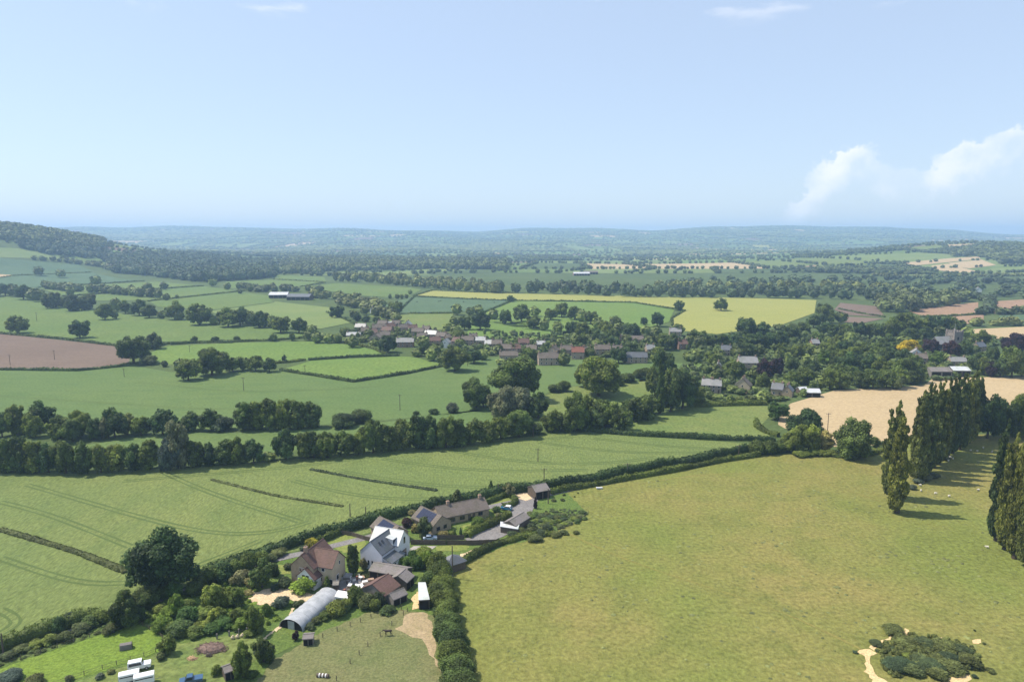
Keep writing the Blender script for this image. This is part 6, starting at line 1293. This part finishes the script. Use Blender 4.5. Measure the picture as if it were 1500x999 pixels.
for (x, b, t, lab, cr) in [(663, 847, 799, 'tall dark pole at the end of the thick paddock hedge', False), (586, 601, 578, 'pole standing in the young wheat', True), (357, 572, 553, 'short pole in the middle of the young wheat', True), (182, 552, 540, 'pole below the bare soil field', True), (781, 640, 622, 'pole beside the stream belt', True), (788, 676, 657, 'pole in the wheat above the cart shed', True), (797, 704, 686, 'ivy footed pole in the lane hedge', True), (919, 696, 678, 'pole in the lane hedge beside the pasture', True), (1082, 668, 652, 'pole near the end of the lane hedge', True), (1212, 634, 605, 'pole at the edge of the straw stubble', True), (1337, 563, 548, 'pole against the dark wood by the stubble', True),
        (513, 757, 737, 'pole in the hedge behind the farmhouse lawn', False), (536, 762, 742, 'pole in the hedge behind the solar garage', False), (730, 727, 708, 'pole beside the bungalow chimney', False), (803, 738, 716, 'thin pole next to the cart shed', False), (685, 536, 524, 'pole by the big village oak', True), (54, 471, 458, 'thin pole on the parkland slope', True), (80, 527, 513, 'pole standing in the bare soil', True), (15, 535, 520, 'reddish pole at the edge of the bare soil', True), (447, 548, 535, 'pole in the pointed bright field', True), (5, 958, 927, 'pole in the hedge by the lush paddock', False), (278, 516, 506, 'pole in the bright field beside the thicket', True)]:
    pole(x, b, t, lab, cr)

# ---------------------------------------------------------------- vehicles
def paint(name, c): 
    m, nt, N, L, B = newmat(name); B.inputs['Base Color'].default_value = (*c, 1); B.inputs['Roughness'].default_value = .3; B.inputs['Coat Weight'].default_value = .5; return m
M['pw'] = paint('white_paint', (.75, .76, .77)); M['pb'] = paint('teal_blue_paint', (.02, .16, .30)); M['ps'] = paint('silver_blue_paint', (.42, .50, .62)); M['pd'] = paint('dark_blue_paint', (.03, .08, .16)); M['rubber'] = simple('tyre_rubber', (.02, .02, .02, 1), .9); M['rim'] = simple('wheel_rim', (.4, .4, .42, 1), .4, .5)
M['lamp'] = simple('lamp_lens', (.5, .45, .4, 1), .2, .6)
def wheel(o, x, y, r=.34):
    w = MB().tube((x, y - .11, r), (x, y + .11, r), r, r, 14).build('wheel', M['rubber'], o); MB().tube((x, y - .125, r), (x, y + .125, r), r * .55, r * .55, 10).build('rim', M['rim'], w)
def car(px, py, ang, mat, label, prof, cab, W=1.75, wb=(-1.25, 1.3), roof=None, name='car', cat='car'):
    p = P(px, py); p.z = .2; o = thing(name, label, cat, p, None, math.radians(ang)); hw = W / 2
    def loft(profile, w0, w1, z0, z1):      # profile extruded across y, narrowing towards the top
        V = []; n = len(profile)
        for s in (-1, 1):
            for x, z in profile: k = (z - z0) / max(z1 - z0, .01); V.append((x, s * (w0 + (w1 - w0) * max(0, min(1, k))), z))
        return MB().poly(V, [tuple(range(n)), tuple(range(2 * n - 1, n - 1, -1))] + [(i, i + n, (i + 1) % n + n, (i + 1) % n) for i in range(n)])
    zb = max(z for _, z in prof); body = loft(prof, hw, hw * .96, .3, zb).build('body', mat, o)
    zc = max(z for _, z in cab); zc0 = min(z for _, z in cab)
    cb = loft(cab, hw * .95, hw * .78, zc0, zc).build('cabin', mat if roof is None else roof, o)
    xs = [q[0] for q in cab]; cx = sum(xs) / len(xs)
    gl = [(cx + (x - cx) * .86, zc0 + .06 + (z - zc0) * .70) for x, z in cab]
    for s in (-1, 1):
        V = []; n = len(gl)
        for d in (0.0, .03):
            for x, z in gl: k = (z - zc0) / (zc - zc0); V.append((x, s * (hw * .95 - hw * .17 * k + d), z))
        MB().poly(V, [tuple(range(n)), tuple(range(2 * n - 1, n - 1, -1))] + [(i, i + n, (i + 1) % n + n, (i + 1) % n) for i in range(n)]).build('side_window', M['glass'], cb)
    (xa, za), (xb, zb2) = cab[0], cab[1]; (xd, zd), (xe, ze) = cab[-1], cab[-2]
    for (x0, z0, x1, z1, s) in ((xa, za, xb, zb2, -1), (xd, zd, xe, ze, 1)):
        f0, f1 = .15, .88; A0 = Vector((x0 + (x1 - x0) * f0 + s * .03, 0, z0 + (z1 - z0) * f0 + .02)); A1 = Vector((x0 + (x1 - x0) * f1 + s * .03, 0, z0 + (z1 - z0) * f1 + .02)); t = Vector((-s * .05, 0, -.02))
        V = []
        for q in (A0, A1, A1 + t, A0 + t):
            for y in (-1, 1): V.append((q.x, y * hw * .74, q.z))
        MB().poly(V, [(0, 1, 3, 2), (4, 5, 7, 6), (2, 3, 5, 4), (6, 7, 1, 0), (0, 2, 4, 6), (1, 7, 5, 3)]).build('windscreen', M['glass'], cb)
    for x in wb:
        for s in (-1, 1): wheel(o, x, s * (hw - .06), .34)
    xm = max(q[0] for q in prof); xn = min(q[0] for q in prof)
    for s in (-1, 1):
        MB().box(xm - .05, xm + .03, s * hw * .7 - .14, s * hw * .7 + .14, .62, .80).build('headlight', M['lamp'], o); MB().box(xn - .03, xn + .05, s * hw * .75 - .1, s * hw * .75 + .1, .62, .86).build('tail_light', M['lamp'], o)
    return o
HATCH = ([(-1.9, .3), (1.95, .3), (2.0, .62), (1.85, .85), (.95, .98), (-1.85, 1.0), (-1.98, .6)], [(-1.85, .95), (-1.45, 1.5), (.15, 1.5), (1.0, .95)])
car(742, 747, 158, M['pb'], 'small teal blue hatchback with white roof on the tarmac drive', *HATCH, roof=M['pw']); car(630, 791, 8, M['ps'], 'silver blue car parked behind the boarded fence', [(-2.1, .3), (2.1, .3), (2.15, .6), (2.0, .85), (.9, .97), (-1.4, .98), (-2.1, .9)], [(-1.7, .95), (-1.0, 1.45), (.2, 1.45), (1.1, .95)])
car(205, 980, 22, M['pw'], 'white boxy off-road vehicle with a hard top by the rail fence', [(-2.2, .45), (2.2, .45), (2.2, 1.05), (2.1, 1.15), (.7, 1.2), (-2.2, 1.2)], [(-2.2, 1.18), (-2.15, 2.0), (.45, 2.0), (.75, 1.18)], 1.8, (-1.35, 1.4), name='off_road_vehicle')
car(280, 1001, 200, M['pd'], 'dark blue pickup truck beside the animal shelter', [(-2.3, .45), (2.2, .45), (2.2, 1.0), (1.0, 1.1), (-2.3, 1.05)], [(-.5, 1.05), (-.4, 1.75), (.7, 1.75), (1.15, 1.05)], 1.8, (-1.4, 1.35), name='pickup_truck', cat='pickup')
def trailer(px, py, ang, label):
    p = P(px, py); p.z = .15; o = thing('livestock_trailer', label, 'trailer', p, None, math.radians(ang))
    MB().prism([(-.85, .55), (.85, .55), (.85, 2.1), (.6, 2.3), (-.6, 2.3), (-.85, 2.1)], -1.9, 1.9).build('body', M['pw'], o); MB().box(-1.7, 1.7, -.88, .88, 1.55, 1.75).build('vent_slot', M['dark'], o)
    MB().tube((1.9, 0, .6), (3.0, 0, .55), .05, .05, 6).build('drawbar', M['felt'], o); MB().box(-1.95, -1.9, -.8, .8, .6, 2.0).build('ramp', M['greytimber'], o)
    for x in (-.4, .45):
        for s in (-1, 1): wheel(o, x, s * .85, .32)
trailer(190, 999, 24, 'white livestock trailer parked behind the off-road vehicle'); trailer(212, 1002, 24, 'second white trailer with grey ramp next to the livestock trailer')
def barrel(px, py, label):
    p = P(px, py); o = thing('barrel_jump', label, 'barrel', p, rz=-.12)
    MB().tube((-1.3, 0, .42), (1.3, 0, .42), .42, .42, 14).build('barrel', M['timber'], o)
    for x in (-.7, 0, .7): MB().tube((x - .12, 0, .42), (x + .12, 0, .42), .435, .435, 14).build('band', M['white'], o)
    for x in (-1.1, 1.1): MB().box(x - .08, x + .08, -.5, .5, 0, .15).build('chock', M['timber'], o)
barrel(473, 991.5, 'brown barrel jump with pale bands lying in the paddock')
def heap(px, py, label, w, h, c, name, cat, n=60, seed=1, ln=1.2):
    p = P(px, py); o = thing(name, label, cat, p); r = random.Random(seed); b = MB()
    for _ in range(n):
        a = r.uniform(0, 6.28); k = math.sqrt(r.random()); x, y = math.cos(a) * k * w / 2, math.sin(a) * k * w * .3; z = h * (1 - k * k) * r.uniform(.2, 1)
        d = Vector((r.uniform(-1, 1), r.uniform(-1, 1), r.uniform(-.2, .35))).normalized() * ln * r.uniform(.4, 1); b.tube(Vector((x, y, z + .05)) - d / 2, Vector((x, y, z + .08)) + d / 2, .07, .03, 5)
    b.ball((0, 0, h * .15), w * .42, w * .26, h * .6, 10, 6); b.build('branches', c, o)
heap(310, 951, 'brown heap of cut branches beside the gate posts', 7.5, 1.6, simple('dead_brushwood', (.17, .12, .10, 1), .95, .1, 2, .3), 'brush_heap', 'brush heap', 160, 2, 2.0); heap(281, 965, 'small sandy coloured pile of split logs on the grass', 2.4, .8, simple('cut_timber', (.42, .28, .16, 1), .9), 'log_pile', 'log pile', 40, 3, .9)
heap(306, 961, 'dark round bale of rotten hay by the brush heap', 1.6, 1.2, M['timber'], 'compost_heap', 'heap', 30, 4, .6)
for k, (x, y, lab) in enumerate([(341, 936, 'left'), (348, 934.5, 'mid'), (355, 933, 'right')]):
    p = P(x, y); o = thing('feed_sack', 'bulging white sack leaning between the gate posts', 'sack', p, 'white sacks'); MB().ball((0, 0, .42), .5, .38, .45).build('sack_body', M['cream'], o, smooth=True); MB().tube((0, 0, .8), (.05, 0, 1.0), .12, .18, 7).build('tied_neck', M['cream'], o)
# yard clutter
cr = random.Random(8)
for k in range(26):
    px, py = cr.uniform(496, 545), cr.uniform(848, 868)
    if py > 862 + (545 - px) * .05 + 4: continue
    p = P(px, py); o = thing('stacked_crate', 'box of odds and ends in the cluttered yard', 'crate', p, 'yard clutter', cr.uniform(0, 3)); a = cr.uniform(.35, .8); h = cr.uniform(.4, 1.1); mt = cr.choice(['white', 'timber', 'chimney', 'felt', 'tin', 'greytimber', 'white', 'redtile'])
    MB().box(-a, a, -a * .7, a * .7, 0, h).build('box', M[mt], o); MB().box(-a - .04, a + .04, -a * .7 - .04, a * .7 + .04, h, h + .08).build('lid', M[cr.choice(['white', 'timber', 'felt', mt])], o)

# ---------------------------------------------------------------- animals
def skin_mesh(name, pts, edges, mat, sub=1):
    """one continuous body grown from a skeleton: pts = (x, y, z, radius)"""
    me = bpy.data.meshes.new(name + '_sk'); me.from_pydata([q[:3] for q in pts], edges, []); o = bpy.data.objects.new(name, me); COL.objects.link(o)
    m = o.modifiers.new('skin', 'SKIN'); m.use_smooth_shade = True
    for v, q in zip(me.skin_vertices[0].data, pts): v.radius = (q[3], q[3])
    me.skin_vertices[0].data[0].use_root = True
    o.modifiers.new('sub', 'SUBSURF').levels = sub
    dg = bpy.context.evaluated_depsgraph_get(); ev = o.evaluated_get(dg); m2 = bpy.data.meshes.new_from_object(ev); m2.name = name
    bpy.data.objects.remove(o); m2.materials.clear(); m2.materials.append(mat); return m2
def quadruped(L, h, neck, head, rb, leg, tail, stride=.12):
    """x forward; L body length, h back height"""
    b = rb; p = [(0, 0, h - b, b), (L * .28, 0, h - b * 1.02, b * 1.05), (L * .48, 0, h - b * .85, b * .86), (-L * .28, 0, h - b * .95, b * .95), (-L * .46, 0, h - b * .9, b * .78)]
    e = [(0, 1), (1, 2), (0, 3), (3, 4)]
    n = len(p); p += [(L * .48 + neck[0] * .5, 0, h - b * .5 + neck[1] * .5, b * .52), (L * .48 + neck[0], 0, h - b * .5 + neck[1], b * .42), (L * .48 + neck[0] + head[0] * .5, 0, h - b * .5 + neck[1] + head[1] * .5, b * .36), (L * .48 + neck[0] + head[0], 0, h - b * .5 + neck[1] + head[1], b * .22)]
    e += [(2, n), (n, n + 1), (n + 1, n + 2), (n + 2, n + 3)]
    for s in (-1, 1):
        n = len(p); st = stride * s; y = s * b * .62
        p += [(L * .40, y, h - b * 1.7, leg * 1.7), (L * .42 + st * .5, y, h * .30, leg * 1.05), (L * .40 + st, y, h * .07, leg * .85), (L * .44 + st, y, .01, leg)]; e += [(2, n), (n, n + 1), (n + 1, n + 2), (n + 2, n + 3)]
        n = len(p); p += [(-L * .40, y, h - b * 1.6, leg * 2.2), (-L * .36 - st * .4, y, h * .46, leg * 1.5), (-L * .50 - st, y, h * .30, leg * 1.05), (-L * .46 - st, y, h * .07, leg * .85), (-L * .42 - st, y, .01, leg)]; e += [(4, n), (n, n + 1), (n + 1, n + 2), (n + 2, n + 3), (n + 3, n + 4)]
    n = len(p); p += [(-L * .56, 0, h - b * .6, leg * .9), (-L * .62, 0, h - b * .6 - tail, leg * .8)]; e += [(4, n), (n, n + 1)]
    return p, e
M['horse'] = simple('dark_bay_coat', (.035, .022, .018, 1), .55, .4, 3, .2); M['cow'] = simple('black_cow_coat', (.03, .025, .022, 1), .7); M['wool'] = simple('sheep_wool', (.62, .58, .50, 1), .95, .1, 6, .15)
hp, he = quadruped(1.45, 1.58, (.50, .10), (.34, -.34), .29, .062, .55, .18); hm = skin_mesh('horse_body', hp, he, M['horse'])
o = thing('horse', 'dark brown horse walking beside the paddock fence with lowered head', 'horse', P(569, 931), None, math.radians(186)); link('body', hm, o)
MB().poly([(.72, -.02, 1.52), (1.15, -.02, 1.63), (1.2, -.02, 1.5), (.78, -.02, 1.36), (.72, .02, 1.52), (1.15, .02, 1.63), (1.2, .02, 1.5), (.78, .02, 1.36)], [(0, 1, 2, 3), (7, 6, 5, 4), (0, 4, 5, 1), (1, 5, 6, 2), (2, 6, 7, 3), (3, 7, 4, 0)]).build('mane', M['dark'], o)
for s in (-1, 1): MB().tube((1.17, s * .06, 1.58), (1.2, s * .09, 1.76), .035, .008, 5).build('ear', M['horse'], o)
cp, ce = quadruped(1.6, 1.4, (.4, -.15), (.36, -.35), .36, .07, .6); cm = skin_mesh('cow_body', cp, ce, M['cow'])
for (x, y, a) in [(611, 443, 20), (642.5, 442.5, 170), (679, 443, 200), (645, 441.5, 10), (724, 444, 40)]:
    o = thing('cow', 'black cow grazing in the bluish cattle field', 'cow', P(x, y), 'grazing cattle', math.radians(a)); link('body', cm, o)
sp_, se = quadruped(.75, .82, (.22, .02), (.2, -.14), .27, .035, .18, .04); sm = skin_mesh('sheep_body', sp_, se, M['wool'])
for (x, y, a) in [(1390, 728, 20), (1348, 712, 190), (1352, 708, 10), (1349, 720, 60), (1370, 724, 340), (1433, 719, 200), (1389, 676, 30), (1392, 671, 170), (1396, 673, 60), (1453, 663, 20), (1422, 661, 200), (1431, 662, 10), (1440, 657, 80), (1446, 803, 160), (1410, 655, 70), (1416, 652, 0)]:
    o = thing('sheep', 'white sheep resting in the shade of the poplar avenue', 'sheep', P(x, y), 'sheep in the avenue', math.radians(a)); link('body', sm, o)
p = P(878, 716); o = thing('water_trough', 'pale metal water trough alone at the top of the dry pasture', 'trough', p, rz=.1); MB().poly([(-1, -.35, 0), (1, -.35, 0), (1, .35, 0), (-1, .35, 0), (-1.15, -.5, .6), (1.15, -.5, .6), (1.15, .5, .6), (-1.15, .5, .6)], [(3, 2, 1, 0), (4, 5, 6, 7), (0, 1, 5, 4), (1, 2, 6, 5), (2, 3, 7, 6), (3, 0, 4, 7)]).build('tank', M['tin'], o); MB().box(-1.2, -.7, -.55, .55, .6, .66).build('float_cover', M['tin'], o)
finish_trees()
print('trees', NTREE[0])
